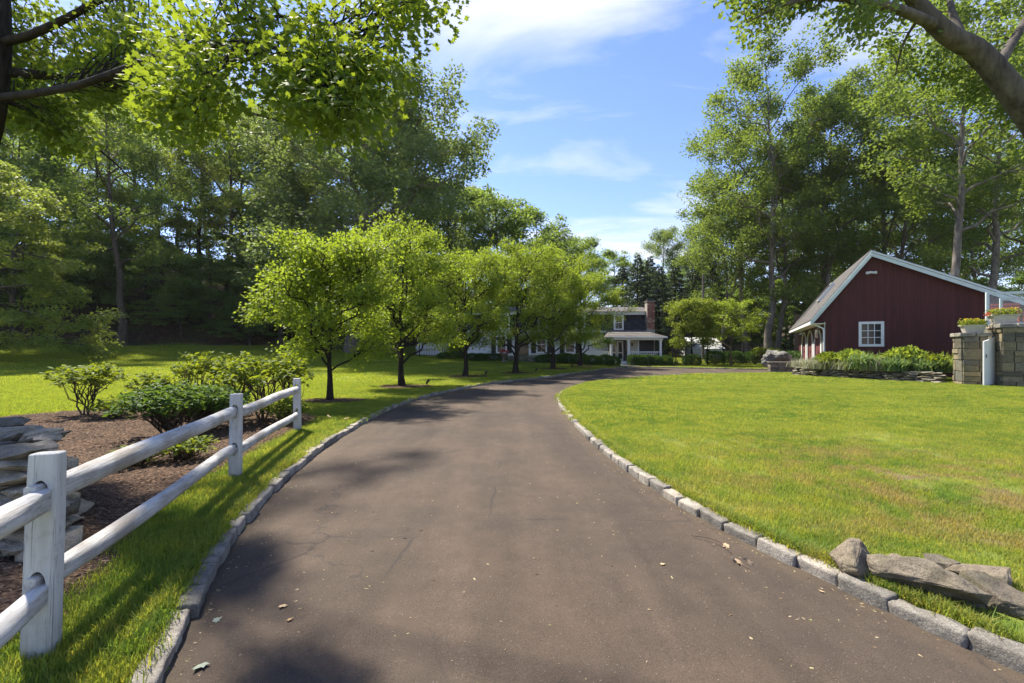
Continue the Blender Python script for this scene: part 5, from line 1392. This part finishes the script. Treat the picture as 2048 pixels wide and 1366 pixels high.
# boulder on its low retaining wall
bo = link('boulder', rock_mesh('boulder', (2.1, 1.4, 1.35), 811, n=30, box=.5, cuts=5, rough=.16, smooth=True), MAT['boulder'], None, (PX(1556, 30.4), 30.4, .74), (.1, .06, .3))
tag(bo, 'large rounded grey boulder with pale lichen left of the barn doors', 'boulder')
rw = empty('retaining_wall', (PX(1568, 28.6), 28.6, 0), -.15); tag(rw, 'short flat stone retaining wall in front of the boulder', 'stone wall')
r = random.Random(8)
for c in range(4):
    x = -.9
    while x < 1.5:
        w = r.uniform(.3, .6); me = block_mesh('stone', (w - .02, .45, .13), r.randrange(9999), cuts=1, rough=.05); me.materials.append(MAT['slate_stone'])
        link('stone', me, None, rw, (x + w / 2, r.uniform(-.02, .02), .10 + c * .138)); x += w
MB().box(-.95, 1.55, -.26, .26, .595, .65).build('coping', MAT['fieldstone'], rw, bevel=.02)

# ------------------------------------------------------------------ tumbled rocks, bottom right
RK_ = [('upright_stone', 'upright rough grey rock at the left end of the tumbled rocks', (PX(1717, 2.98), 3.0, .12), (.29, .24, .32), (.12, .05, .2), 51, 'g'),
       ('stone_slab', 'long flat tilted stone slab in the middle of the tumbled rocks', (PX(1848, 2.74), 2.76, .14), (.66, .24, .24), (.06, .08, -.98), 52, 's'),
       ('flat_stone', 'flat pale stone behind the right end of the long slab', (PX(1958, 2.84), 2.86, .13), (.34, .24, .11), (.08, .06, -.7), 53, 's'),
       ('stone_slab', 'broad flat stone at the right edge, below the pale one', (PX(2018, 2.58), 2.60, .09), (.46, .28, .22), (.08, .10, -.95), 54, 's'),
       ('small_rock', 'small rounded rock peeping over the top of the long slab', (PX(1793, 3.02), 3.04, .11), (.15, .11, .10), (0, 0, .5), 55, 'g'),
       ('flat_stone', 'thin weathered stone behind the long slab', (PX(1880, 2.98), 3.0, .12), (.32, .17, .09), (.06, .06, -.75), 56, 's'),
       ('small_rock', 'dark wedge stone between the slab and the edge stone', (PX(1952, 2.62), 2.64, .06), (.18, .15, .13), (.2, .1, .4), 57, 's')]
for nm, lab, loc, dims, rot, sd_, mt in RK_:
    me = rock_mesh(nm, dims, sd_, n=17, box=.93, cuts=5, rough=.07, bev=.02)
    tag(link(nm, me, MAT['ledge_stone'], None, loc, rot), lab, 'rock', 'tumbled rocks by the right kerb')

# ------------------------------------------------------------------ white house
HD = 38.6                                   # distance of the main front
hz0 = .12
house = empty('white_house', (4.0, HD, hz0)); tag(house, 'white clapboard house with dark shingled upper storey, brick chimney and front porch', 'house')
def hx(px, d=HD): return PX(px, d) - 4.0
def hz(py, d=HD): return PZ(py, d) - hz0
HX0, HX1 = hx(935), hx(1302)
z1, z2 = 2.86, 4.22
MB().box(HX0, HX1, 0, 7, -.3, z1).build('wall', MAT['clapboard'], house)
MB().prism([(-.25, z1 + .002), (7.25, z1 + .002), (6.4, z2), (.35, z2)], HX0 - .1, HX1 + .05, 'x').build('upper_storey', MAT['slate_shingle'], house)
MB().box(HX0 - .25, HX1 + .18, -.12, 7.1, z2 + .002, z2 + .24).build('cornice', MAT['white_paint'], house)
MB().prism([(-.3, z2 + .243), (7.3, z2 + .243), (3.5, z2 + .95)], HX0 - .35, HX1 + .25, 'x').build('roof', MAT['roof_shingle'], house)
MB().box(HX0 - .12, HX1 + .07, -.32, -.003, z1 - .16, z1 + .0).build('eave_trim', MAT['white_paint'], house)

def window(x0, x1, zb, zt, y, cols=2, rows=4, fr=.11, parent=house):
    w = MB(); w.box(x0, x1, y - .07, y, zt - fr, zt).box(x0, x1, y - .09, y, zb, zb + fr).box(x0, x0 + fr, y - .068, y, zb + fr, zt - fr).box(x1 - fr, x1, y - .068, y, zb + fr, zt - fr)
    o = w.build('window', MAT['white_paint'], parent)
    for i in range(cols):
        for j in range(rows):
            xa, xb = x0 + fr + (x1 - x0 - 2 * fr) * i / cols, x0 + fr + (x1 - x0 - 2 * fr) * (i + 1) / cols; za, zb2 = zb + fr + (zt - zb - 2 * fr) * j / rows, zb + fr + (zt - zb - 2 * fr) * (j + 1) / rows
            MB().box(xa + .012, xb - .012, y - .025, y - .004, za + .012, zb2 - .012).build('pane', MAT['window_glass'], o)
    MB().box(x0 + fr, x1 - fr, y - .04, y - .028, (zb + zt) / 2 - .02, (zb + zt) / 2 + .02).build('meeting_rail', MAT['white_paint'], o)
    return o
# dormer window beside the last driveway tree, and others along the upper storey
for c in (1236, 1160, 1085, 1010):
    xc = hx(c); MB().box(xc - .42, xc + .42, -.22, .9, z1 + .02, z2 - .03).build('dormer', MAT['white_paint'], house); window(xc - .40, xc + .40, z1 + .04, z2 - .06, -.222, 2, 3)
for c in (1003, 1083, 1140):
    xc = hx(c); window(xc - .45, xc + .45, .95, 2.45, -.002, 2, 4)
    for s_ in (-1, 1):
        sh_ = MB().box(xc + s_ * .67 - .20, xc + s_ * .67 + .20, -.05, -.003, .95, 2.45).build('shutter', MAT['black_metal'], house)
xc = hx(1046); dr = MB().box(xc - .48, xc + .48, -.06, -.004, .12, 2.2).build('door', MAT['window_glass'], house)
MB().box(xc - .66, xc - .484, -.09, -.003, .0, 2.4).box(xc + .484, xc + .66, -.09, -.003, .0, 2.4).box(xc - .66, xc + .66, -.092, -.003, 2.402, 2.62).build('door_frame', MAT['white_paint'], dr)
for i in range(3): MB().box(xc - 1.2 + .1 * i, xc + 1.2 - .1 * i, -1.3 + .3 * i, -.1, -.3, -.12 + .16 * (i - 0) * .8).build('step', MAT['fieldstone'], house)
# chimney of separate bricks round a mortar core
ch = MB().box(hx(1290.5), hx(1305.5), -.55, .15, -.2, hz(605)).build('chimney', MAT['mortar'], house)
brick_me = block_mesh('brick', (.205, .10, .07), 77, cuts=0, rough=.0, bev=.08); brick_me.materials.clear()
k = N('chimney_brick'); MAT['chimney_brick'] = k.done(k.bsdf(k.ramp(k.orand(), (0, (.14, .05, .04)), (.45, (.24, .09, .065)), (.8, (.33, .15, .11)), (1, (.42, .33, .29))), .9)); brick_me.materials.append(MAT['chimney_brick'])
c0, c1 = hx(1290.5), hx(1305.5); nb = 3; bw = (c1 - c0) / nb; zz0 = 2.95; row = 0
zz_ = zz0
while zz_ < hz(605) - .05:
    off = bw / 2 if row % 2 else 0; x = c0 - off
    while x < c1 - .02:
        xa, xb = max(x, c0), min(x + bw, c1)
        if xb - xa > .05:
            o = bpy.data.objects.new('brick', brick_me); COL.objects.link(o); o.parent = ch; o.location = ((xa + xb) / 2, -.535, zz_ + .04); o.scale = ((xb - xa - .014) / .205, 1, 1.0)
        x += bw
    zz_ += .085; row += 1
MB().box(c0 - .05, c1 + .05, -.62, .2, hz(605) + .002, hz(605) + .10).build('chimney_cap', MAT['slate_stone'], ch); MB().box(c0 + .06, c1 - .06, -.5, .1, hz(605) + .102, hz(598)).build('flue', MAT['black_metal'], ch)

# porch: platform, steps, columns, beam, hipped roof, balustrade, screened openings
PD = 36.0; py0 = PD - HD
def qx(px): return PX(px, PD) - 4.0
x0, x1 = qx(1219), qx(1327)
MB().box(x0, x1, py0, -.003, -.3, .33).build('porch_floor', MAT['white_paint'], house)
cz0, cz1 = .332, PZ(680, PD) - hz0
for px in (1223, 1258, 1322):
    c = qx(px); co = MB().box(c - .085, c + .085, py0 + .05, py0 + .22, cz0, cz1).build('column', MAT['white_paint'], house, bevel=.01)
    MB().box(c - .115, c + .115, py0 + .02, py0 + .25, cz1 - .12, cz1 - .002).box(c - .11, c + .11, py0 + .025, py0 + .245, cz0 + .001, cz0 + .12).build('capital_and_base', MAT['white_paint'], co)
MB().box(x0 + .02, x1 - .02, py0 + .03, py0 + .24, cz1, cz1 + .26).box(x0 + .02, x0 + .2, py0 + .242, -.02, cz1, cz1 + .26).box(x1 - .2, x1 - .02, py0 + .242, -.02, cz1, cz1 + .26).build('beam', MAT['white_paint'], house)
zt = cz1 + .262; zk = PZ(660, HD) - hz0
MB().add([(x0 - .2, py0 - .22, zt), (x1 + .25, py0 - .22, zt), (x1 + .25, -.26, zt), (x0 - .2, -.26, zt), (x0 + .4, -.27, zk), (x1 - 1.1, -.27, zk)], [(0, 1, 2, 3), (0, 1, 5, 4), (1, 2, 5), (0, 4, 3), (2, 3, 4, 5)]).build('porch_roof', MAT['roof_shingle'], house)
MB().box(x0 - .2, x1 + .25, py0 - .24, py0 - .222, zt - .10, zt + .0).build('porch_fascia', MAT['white_paint'], house)
wz = py0 + 1.5
MB().box(qx(1225), qx(1320), wz + .06, wz + .08, cz0, cz1 + .2).build('screen', MAT['screen_mesh'], house)
for a, b in ((1229, 1242), (1243, 1256)):
    d_ = MB(); xa, xb = qx(a), qx(b); d_.box(xa, xa + .09, wz, wz + .05, cz0, cz1 - .05).box(xb - .09, xb, wz, wz + .05, cz0, cz1 - .05).box(xa + .09, xb - .09, wz, wz + .05, cz1 - .16, cz1 - .05).box(xa + .09, xb - .09, wz, wz + .05, cz0, cz0 + .16).box(xa + .09, xb - .09, wz, wz + .05, .95, 1.05)
    k_ = d_.build('screen_door', MAT['terracotta_pale'], house); MB().box(xa + .092, xb - .092, wz + .02, wz + .025, cz0 + .162, cz1 - .162).build('pane', MAT['window_glass'], k_)
MB().box(qx(1269), qx(1285), wz, wz + .05, cz0, cz1 + .1).build('wall_panel', MAT['terracotta_pale'], house); MB().box(qx(1261), qx(1268), wz, wz + .04, .9, cz1 - .1).build('shutter', MAT['window_glass'], house)
MB().box(qx(1285.5), qx(1288.5), wz - .04, wz + .05, cz0, cz1 + .1).build('screen_post', MAT['white_paint'], house); MB().box(qx(1289), qx(1319), wz + .01, wz + .05, cz0, .9).build('knee_wall', MAT['terracotta_pale'], house)
MB().bar((qx(1274), wz - .06, 1.55), (qx(1274), wz - .06, 1.8), .05).build('porch_lantern', MAT['black_metal'], house)
for i in range(3): MB().box(qx(1236), qx(1257), py0 - .9 + .3 * i, py0 - .003 if i == 2 else py0 - .9 + .3 * i + .298, -.3, -.05 + .12 * i).build('step', MAT['white_paint'], house)
def balustrade(xa, xb, y, zb, zt_, step=.15):
    o = MB().box(xa, xb, y - .04, y + .04, zt_ - .07, zt_).box(xa, xb, y - .03, y + .03, zb, zb + .06).build('railing', MAT['white_paint'], house)
    x = xa + .07
    while x < xb - .03: MB().box(x - .02, x + .02, y - .02, y + .02, zb + .06, zt_ - .07).build('baluster', MAT['white_paint'], o); x += step
balustrade(qx(1260.5), qx(1319), py0 + .13, .42, PZ(703, PD) - hz0)
balustrade(qx(1168), qx(1220), py0 + .4, .42, PZ(703, PD) - hz0)
MB().box(qx(1167), x0 - .003, py0 + .3, -.33, -.3, .33).build('deck', MAT['white_paint'], house)

# paved step to the porch
st = link('front_path', MB().box(PX(1238, 34.6), PX(1275, 34.6), 33.9, 35.0, .0, .20).build('front_path', MAT['fieldstone']).data, None); bpy.data.objects.remove([o for o in bpy.data.objects if o.name.startswith('front_path') and o is not st][0]); tag(st, kind='structure')

# ------------------------------------------------------------------ sheds, pole, wire
def shed(name, px0, px1, d, pyt, pybase, label, win=None, roofp=.25, depth=3.0):
    xa, xb = PX(px0, d), PX(px1, d); zb = gz1((xa + xb) / 2, d) - .1; zt_ = PZ(pyt, d)
    root = empty(name, ((xa + xb) / 2, d, zb)); w = (xb - xa) / 2; h = zt_ - zb; tag(root, label, 'shed')
    MB().box(-w, w, 0, depth, -.2, h).build('wall', MAT['clapboard'], root)
    MB().prism([(-.15, h - .02), (depth + .15, h - .02), (depth / 2, h + depth * roofp)], -w - .12, w + .12, 'x').build('roof', MAT['white_paint'], root)
    if win:
        a, b, c, e = [PX(win[0], d) - root.location.x, PX(win[1], d) - root.location.x, PZ(win[3], d) - zb, PZ(win[2], d) - zb]
        window(a, b, c, e, -.003, 2, 2, .08, root)
    return root
shed('white_shed', 833, 888, 41, 697, 725, 'small white shed behind the iron fence, seen under the second driveway tree', None, .18)
shed('white_outbuilding', 1385, 1447, 50, 697, 715, 'white outbuilding with a small square window behind the garden trees', (1409, 1421, 697, 709), .32, 4)
pole = empty('utility_pole', (PX(1406, 47), 47, 0)); tag(pole, 'thin grey utility pole rising behind the lime-green garden trees', 'pole')
MB().tube([(0, 0, -.2), (0, 0, 4), (.02, 0, PZ(548, 47))], [.16, .14, .11], 10).build('shaft', MAT['bark_grey'], pole)
a, b = np.array([PX(1406, 47), 47, PZ(560, 47)]), np.array([PX(1304, 38.8), 38.8, PZ(612, 38.8)]); L = bent(a, b, np.random.default_rng(1), 9, -.03, 0)
tag(MB().tube(L, [.012] * 9, 5).build('overhead_wire', MAT['black_metal']), 'thin overhead wire from the utility pole down to the brick chimney', 'wire')

# ------------------------------------------------------------------ black iron fences
def iron_fence(pts, h, label, gap=.14, post_every=2.2, name='iron_fence'):
    root = empty(name, (pts[0][0], pts[0][1], 0)); tag(root, label, 'fence'); o0 = Vector(root.location)
    pk = MB().box(-.010, .010, -.010, .010, 0, 1.0); po = pk.build('picket', MAT['black_metal']); me = po.data; bpy.data.objects.remove(po)
    for (xa, ya), (xb, yb) in zip(pts[:-1], pts[1:]):
        L = math.hypot(xb - xa, yb - ya); n = int(L / gap); np_ = max(1, round(L / post_every))
        for i in range(n + 1):
            t_ = i / max(n, 1); x, y = xa + (xb - xa) * t_, ya + (yb - ya) * t_
            o = bpy.data.objects.new('picket', me); COL.objects.link(o); o.parent = root; o.location = (x - o0.x, y - o0.y, gz1(x, y) + .08); o.scale = (1, 1, h - .1)
        for i in range(np_ + 1):
            t_ = i / np_; x, y = xa + (xb - xa) * t_, ya + (yb - ya) * t_; z = gz1(x, y)
            MB().box(-.035, .035, -.035, .035, -.1, h + .08).build('post', MAT['black_metal'], root, (x - o0.x, y - o0.y, z))
        for zz__ in (.14, h - .12, h - .30):
            MB().bar((xa - o0.x, ya - o0.y, gz1(xa, ya) + zz__), (xb - o0.x, yb - o0.y, gz1(xb, yb) + zz__), .016, 4).build('rail', MAT['black_metal'], root)
    return root
iron_fence([(PX(1345, 35.2), 35.2), (PX(1371, 35.2), 35.2)], 1.35, 'black iron garden gate right of the porch hedges', .13, 1.1, 'iron_gate')
iron_fence([(PX(1373, 35.3), 35.3), (PX(1415, 37), 37.0), (PX(1446, 38), 38.0), (PX(1525, 39), 39.0)], 1.75, 'black iron fence behind the garden trees right of the gate')
iron_fence([(PX(748, 40), 40.0), (PX(885, 39.5), 39.5)], 1.55, 'black iron fence in front of the small white shed')
iron_fence([(PX(640, 43), 43), (PX(742, 40.3), 40.3)], 1.55, 'black iron fence right of the big oak trunk, at the lawn edge')

# ------------------------------------------------------------------ clipped hedges, garden trees, beds by the house
def hedge_proto(seed, rx, ry, h, n, mat, box=2.6, leaf=.10):
    r = np.random.default_rng(seed)
    q = r.normal(size=(n, 3)); q /= (np.abs(q) ** box).sum(1, keepdims=True) ** (1 / box); q[:, 2] = np.where(q[:, 2] < -.75, -q[:, 2], q[:, 2])
    bump = 1 + .06 * np.sin(q[:, :1] * 5 + seed) * np.cos(q[:, 1:2] * 4) + .05 * r.normal(size=(n, 1)); rad = (.80 + .2 * r.uniform(0, 1, (n, 1)) ** .4) * bump
    P = q * rad * [rx, ry, h * .52] + [0, 0, h * .48]; D = q + r.normal(size=(n, 3)) * .6 + [0, 0, .25]
    fo = leaf_mesh('foliage', P, D, leaf * r.uniform(.6, 1.2, n), 'diamond', r, up=.4, mat=mat)
    tubes = [(bent((0, 0, -.05), (math.cos(a) * rx * .6, math.sin(a) * ry * .6, h * .75), r, 4, 0, .05), np.linspace(.03, .01, 4), 5) for a in np.arange(0, 6.2, .7)]
    tm = tubes_mesh('stems', tubes); tm.materials.append(MAT['twig']); return tm, fo
hp = [hedge_proto(800, .75, .7, .82, 5200, MAT['yew']), hedge_proto(801, .58, .55, .80, 4600, MAT['yew'], 4), hedge_proto(802, .8, .7, 1.05, 5600, MAT['yew'], 3)]
hg = 'clipped evergreen bushes by the house'
HL = [(1211, 34.9, 0, (.75, .75, .92), 'rounded clipped bush left of the porch steps, behind its neighbour'), (1227, 34.4, 0, (.66, .66, .80), 'rounded clipped bush nearest the porch steps on the left'), (1267, 34.8, 1, (.68, .7, .95), 'square-clipped bush just right of the porch steps'),
      (1281, 34.6, 1, (.72, .7, .95), 'square-clipped light green bush, second right of the porch steps'), (1295, 35.0, 1, (.68, .7, .95), 'square-clipped bush below the middle of the porch railing'), (1312, 35.1, 0, (.66, .7, .88), 'dark clipped bush below the right end of the porch railing'),
      (1331, 35.1, 0, (.66, .7, .88), 'dark clipped bush between the porch corner and the iron gate'), (1384, 35.4, 2, .8, 'dark clipped bush just right of the iron gate'), (1430, 37.4, 2, 1.0, 'clipped bush in front of the white outbuilding'),
      (1466, 38.2, 2, 1.0, 'dark bush behind the small garden maple trunk'), (1510, 38.0, 2, 1.0, 'dark bush left of the boulder'), (1185, 35.2, 0, .85, 'dark bush in front of the white deck railing'),
      (962, 37.4, 0, .72, 'small bright round bush near the flower urn'), (945, 37.4, 0, .7, 'small dark round bush left of the bright one near the urn'), (1130, 36.5, 0, .95, 'dark bush between the fifth and last driveway trees'), (1160, 35.8, 0, .95, 'dark bush behind the last driveway tree')]
for i, (px, d, pi, sc, lab) in enumerate(HL): place_shrub(hp[pi], 'clipped_bush', PX(px, d), d, i * .9, sc, lab, hg)
gp = tree_proto(820, MAT['lime_leaf'], MAT['bark_dark'], H=4.9, cb=.30, R=1.75, trunk_r=.09, limbs=18, secs=8, pad=.5, pad_n=95, leaf=.14, shape='diamond', rise=.7, profile='round', flat=.7)
gp2 = tree_proto(821, MAT['row_leaf'], MAT['twig'], H=5.0, cb=.28, R=2.3, trunk_r=.07, limbs=14, secs=7, pad=.5, pad_n=70, leaf=.14, shape='diamond', rise=.6, profile='vase', flat=.45)
place_tree(gp, 'garden_tree', PX(1382, 36.5), 36.5, .7, 1.0, 'round-headed lime-green garden tree right of the porch', 'tree')
place_tree(gp2, 'garden_tree', PX(1462, 36.0), 36.0, 2.1, .98, 'spreading light green garden maple left of the boulder', 'tree')
place_shrub(sh[0], 'garden_shrub', PX(1352, 38.5), 38.5, .4, (1.4, 1.4, 1.9), 'yellow-green loose shrub behind the iron gate')
place_shrub(sh[0], 'garden_shrub', PX(1530, 36.0), 36.0, 2.4, (1.6, 1.3, 1.3), 'yellow-green shrub beside the straight pale trunk')
lowb = [hedge_proto(840, 1.6, .8, .7, 5200, MAT['yew'], 2.2), hedge_proto(841, 1.3, .7, .5, 3600, MAT['pale_leaf'], 2.2, .08)]
for i, (px, d, pi, sc, lab) in enumerate(((1580, 38, 0, 1.5, 'long low green hedge behind the boulder'), (1020, 38.2, 1, .8, 'pale feathery plants at the foot of the house, by the urn'), (1075, 37.6, 1, 1.1, 'pale feathery plants right of the front steps'), (905, 38.8, 0, .8, 'low spreading juniper right of the white shed'),
                                         (985, 38.0, 0, .8, 'dark low shrub behind the small bright round bush'), (1100, 37.4, 0, .9, 'green foundation shrub under the shuttered windows'))):
    place_shrub(lowb[pi], 'foundation_shrub', PX(px, d), d, .1 * i, sc, lab)
mounds = [hedge_proto(850, .62, .55, .75, 900, MAT['daylily'], 2.0, .20), hedge_proto(851, .5, .5, .6, 800, MAT['lime_leaf'], 2.0, .17)]
for i, (px, d, pi, sc, lab) in enumerate(((1660, 23.1, 1, 1.2, 'yellow-green leafy mound at the left of the barn flower bed'), (1702, 22.4, 0, 1.1, 'bright leafy mound below the left side of the barn window'), (1752, 21.7, 1, 1.0, 'low yellow leafy mound below the barn window'),
                                         (1812, 21.0, 0, 1.25, 'broad leafy mound right of the barn window'), (1862, 20.3, 1, 1.1, 'yellow-green leafy mound nearest the shorter stone pillar'))):
    o = place_shrub(mounds[pi], 'leafy_mound', PX(px, d), d, i * 1.1, sc, lab, 'leafy mounds in the barn flower bed'); o.location.z = .48
# urn of red flowers
u = empty('flower_urn', (PX(1008, 37), 37, gz1(PX(1008, 37), 37))); tag(u, 'dark urn of red flowers by the front steps of the house', 'planter')
MB().tube([(0, 0, 0), (0, 0, .08), (0, 0, .12), (0, 0, .25), (0, 0, .45), (0, 0, .6), (0, 0, .64)], [.2, .2, .08, .09, .22, .3, .33], 14).build('urn', MAT['slate_stone'], u, smooth=True)
r = np.random.default_rng(5); q = r.normal(size=(300, 3)); q /= np.linalg.norm(q, axis=1, keepdims=True); P = q * [.34, .34, .22] * r.uniform(.6, 1, (300, 1)) + [0, 0, .76]
link('blooms', leaf_mesh('blooms', P[100:], q[100:], np.full(200, .11), 'broad', r, mat=MAT['red_petal']), None, u)['kind'] = 'stuff'; link('foliage', leaf_mesh('foliage', P[:100] - [0, 0, .1], q[:100], np.full(100, .12), 'oval', r, mat=MAT['yew']), None, u)

# little black garden spotlights at the tree rings
for i, (x, y) in enumerate(ROW[1:5]):
    o = empty('garden_spotlight', (x + .95 + .1 * i, y - .1, gz1(x + .9, y) + .02), .5 * i)
    tag(o, 'little black garden spotlight beside the %s driveway tree' % ('second', 'third', 'fourth', 'fifth')[i], 'lamp', 'garden spotlights under the driveway trees')
    MB().bar((0, 0, -.05), (0, 0, .12), .012).build('stake', MAT['black_metal'], o); MB().tube([(-.03, 0, .10), (.0, 0, .16), (.07, 0, .26)], [.028, .042, .048], 9).build('head', MAT['black_metal'], o)

# ------------------------------------------------------------------ litter on the driveway and lawn
def ground_at(px, py): d = CAM_H * FPX / (py - HORIZON); return PX(px, d), d
r = np.random.default_rng(91)
def road_z(x, y):
    xa, ya = np.array([x]), np.array([y]); a_, b_2 = pdist(LK, xa, ya, False)[0], pdist(RK, xa, ya, False)[0]
    return float(base_z(x, y)) + .03 * math.sin(math.pi * a_ / (a_ + b_2))
def one_leaf(px, py, size, mat, label, shape='maple', curl=.3, on_road=True):
    x, y = ground_at(px, py); z = road_z(x, y) + .002 if on_road else gz1(x, y) + .04
    P = np.array([[0, 0, 0.0]]); D = np.array([[math.cos(r.uniform(0, 6)), math.sin(r.uniform(0, 6)), .12]])
    me = leaf_mesh('fallen_leaf', P, D, np.array([size]), shape, r, up=2.5, mat=mat)
    return tag(link('fallen_leaf', me, None, None, (x, y, z + .004)), label, 'leaf', 'fallen leaves')
k = N('pale_dead_leaf'); MAT['pale_dead_leaf'] = k.done(k.bsdf((.25, .28, .22), .8)); k = N('tan_dead_leaf'); MAT['tan_dead_leaf'] = k.done(k.bsdf((.42, .30, .18), .85))
one_leaf(412, 1328, .08, MAT['pale_dead_leaf'], 'pale green fallen leaf on the asphalt beside the left kerb, lowest in the picture')
one_leaf(570, 1214, .055, MAT['tan_dead_leaf'], 'curled tan leaf on the dark asphalt patch, upper of two'); one_leaf(573, 1247, .04, MAT['dry_leaf'], 'small brown leaf on the dark asphalt patch, lower of two')
one_leaf(425, 1246, .05, MAT['pale_dead_leaf'], 'small pale green leaf against the left kerb'); one_leaf(82, 1330, .07, MAT['tan_dead_leaf'], 'brown leaf in the grass below the nearest fence post', on_road=False)
one_leaf(1320, 1135, .04, MAT['tan_dead_leaf'], 'tiny tan leaf on the right half of the driveway'); one_leaf(1650, 1188, .04, MAT['tan_dead_leaf'], 'tiny tan leaf by the right kerb')
for px, py, w_ in ((690, 848, 'right'), (660, 846, 'left')): one_leaf(px, py, .12, MAT['tan_dead_leaf'], w_ + ' of two pale dry leaves in the grass strip beyond the fence', on_road=False)
x, y = ground_at(1440, 1105)
tw = empty('fallen_twig', (x, y, road_z(x, y) - .004)); tag(tw, 'thin dry twig with curled tan leaves lying on the driveway at right', 'twig')
def tp(px, py, z=.01): a, b = ground_at(px, py); return (a - x, b - y, z)
MB().tube(catmull([tp(1383, 1077, .02), tp(1425, 1088, .035), tp(1455, 1105, .03), tp(1475, 1128, .02), tp(1498, 1142, .012)], 4), np.linspace(.0035, .0018, 17), 5).build('stalk', MAT['twig'], tw)
for px, py, s_ in ((1458, 1096, .06), (1480, 1128, .07), (1466, 1130, .06), (1498, 1135, .065), (1488, 1122, .05)):
    link('leaf', leaf_mesh('leaf', np.array([tp(px, py, .02)]), r.normal(size=(1, 3)) * [1, 1, .3], np.array([s_]), 'maple', r, up=1.0, mat=MAT['tan_dead_leaf']), None, tw)

# crumbs of bark, seeds and leaf bits, thickest along the kerbs
kb = N('crumb'); MAT['crumb'] = kb.done(kb.bsdf(kb.ramp(kb.orand(), (0, (.05, .035, .02)), (.5, (.20, .14, .08)), (.85, (.38, .30, .18)), (1, (.22, .26, .08))), .9))
crumbs = []
for i in range(7):
    me = rock_mesh('crumb', (random.uniform(.012, .05), random.uniform(.006, .02), .004), 900 + i, n=9, cuts=0); me.materials.append(MAT['crumb']); crumbs.append(bpy.data.objects.new('crumb', me))
r = np.random.default_rng(17); n = 2600
t_ = r.uniform(.08, .62, n); e_ = np.where(r.uniform(size=n) < .5, r.uniform(0, 1, n) ** 4 * .5, 1 - r.uniform(0, 1, n) ** 4 * .5); e_ = np.where(r.uniform(size=n) < .25, r.uniform(0, 1, n), e_); e_ = .022 + .956 * e_
ii = (t_ * (len(LK) - 1)); i0 = ii.astype(int); fr_ = (ii - i0)[:, None]
A_ = LK[i0] * (1 - fr_) + LK[i0 + 1] * fr_; B_ = RK[i0] * (1 - fr_) + RK[i0 + 1] * fr_; Q = A_ * (1 - e_[:, None]) + B_ * e_[:, None]
Z_ = base_z(Q[:, 0], Q[:, 1]) + .03 * np.sin(np.pi * e_) + .003
scatter('driveway_litter', np.column_stack([Q, Z_]), r.uniform(0, 6.28, n), r.uniform(.35, 1.1, n) ** 1.5, r.integers(0, 7, n), crumbs, 'crumbs of leaves and bark along the edges of the driveway', 'litter')

# ------------------------------------------------------------------ summer haze
hz_me = MB().box(-335, 335, -75, 515, -2.0, 62.0).build('haze', None)
kh = N('haze'); vol = kh.node('ShaderNodeVolumePrincipled'); vol.inputs['Density'].default_value = .00014; vol.inputs['Color'].default_value = (.93, .96, 1.0, 1); vol.inputs['Anisotropy'].default_value = .3
kh.l.new(vol.outputs[0], kh.out.inputs['Volume']); hz_me.data.materials.append(kh.m)
tag(hz_me, 'thin summer haze filling the air over the whole garden', 'haze', kind='stuff')
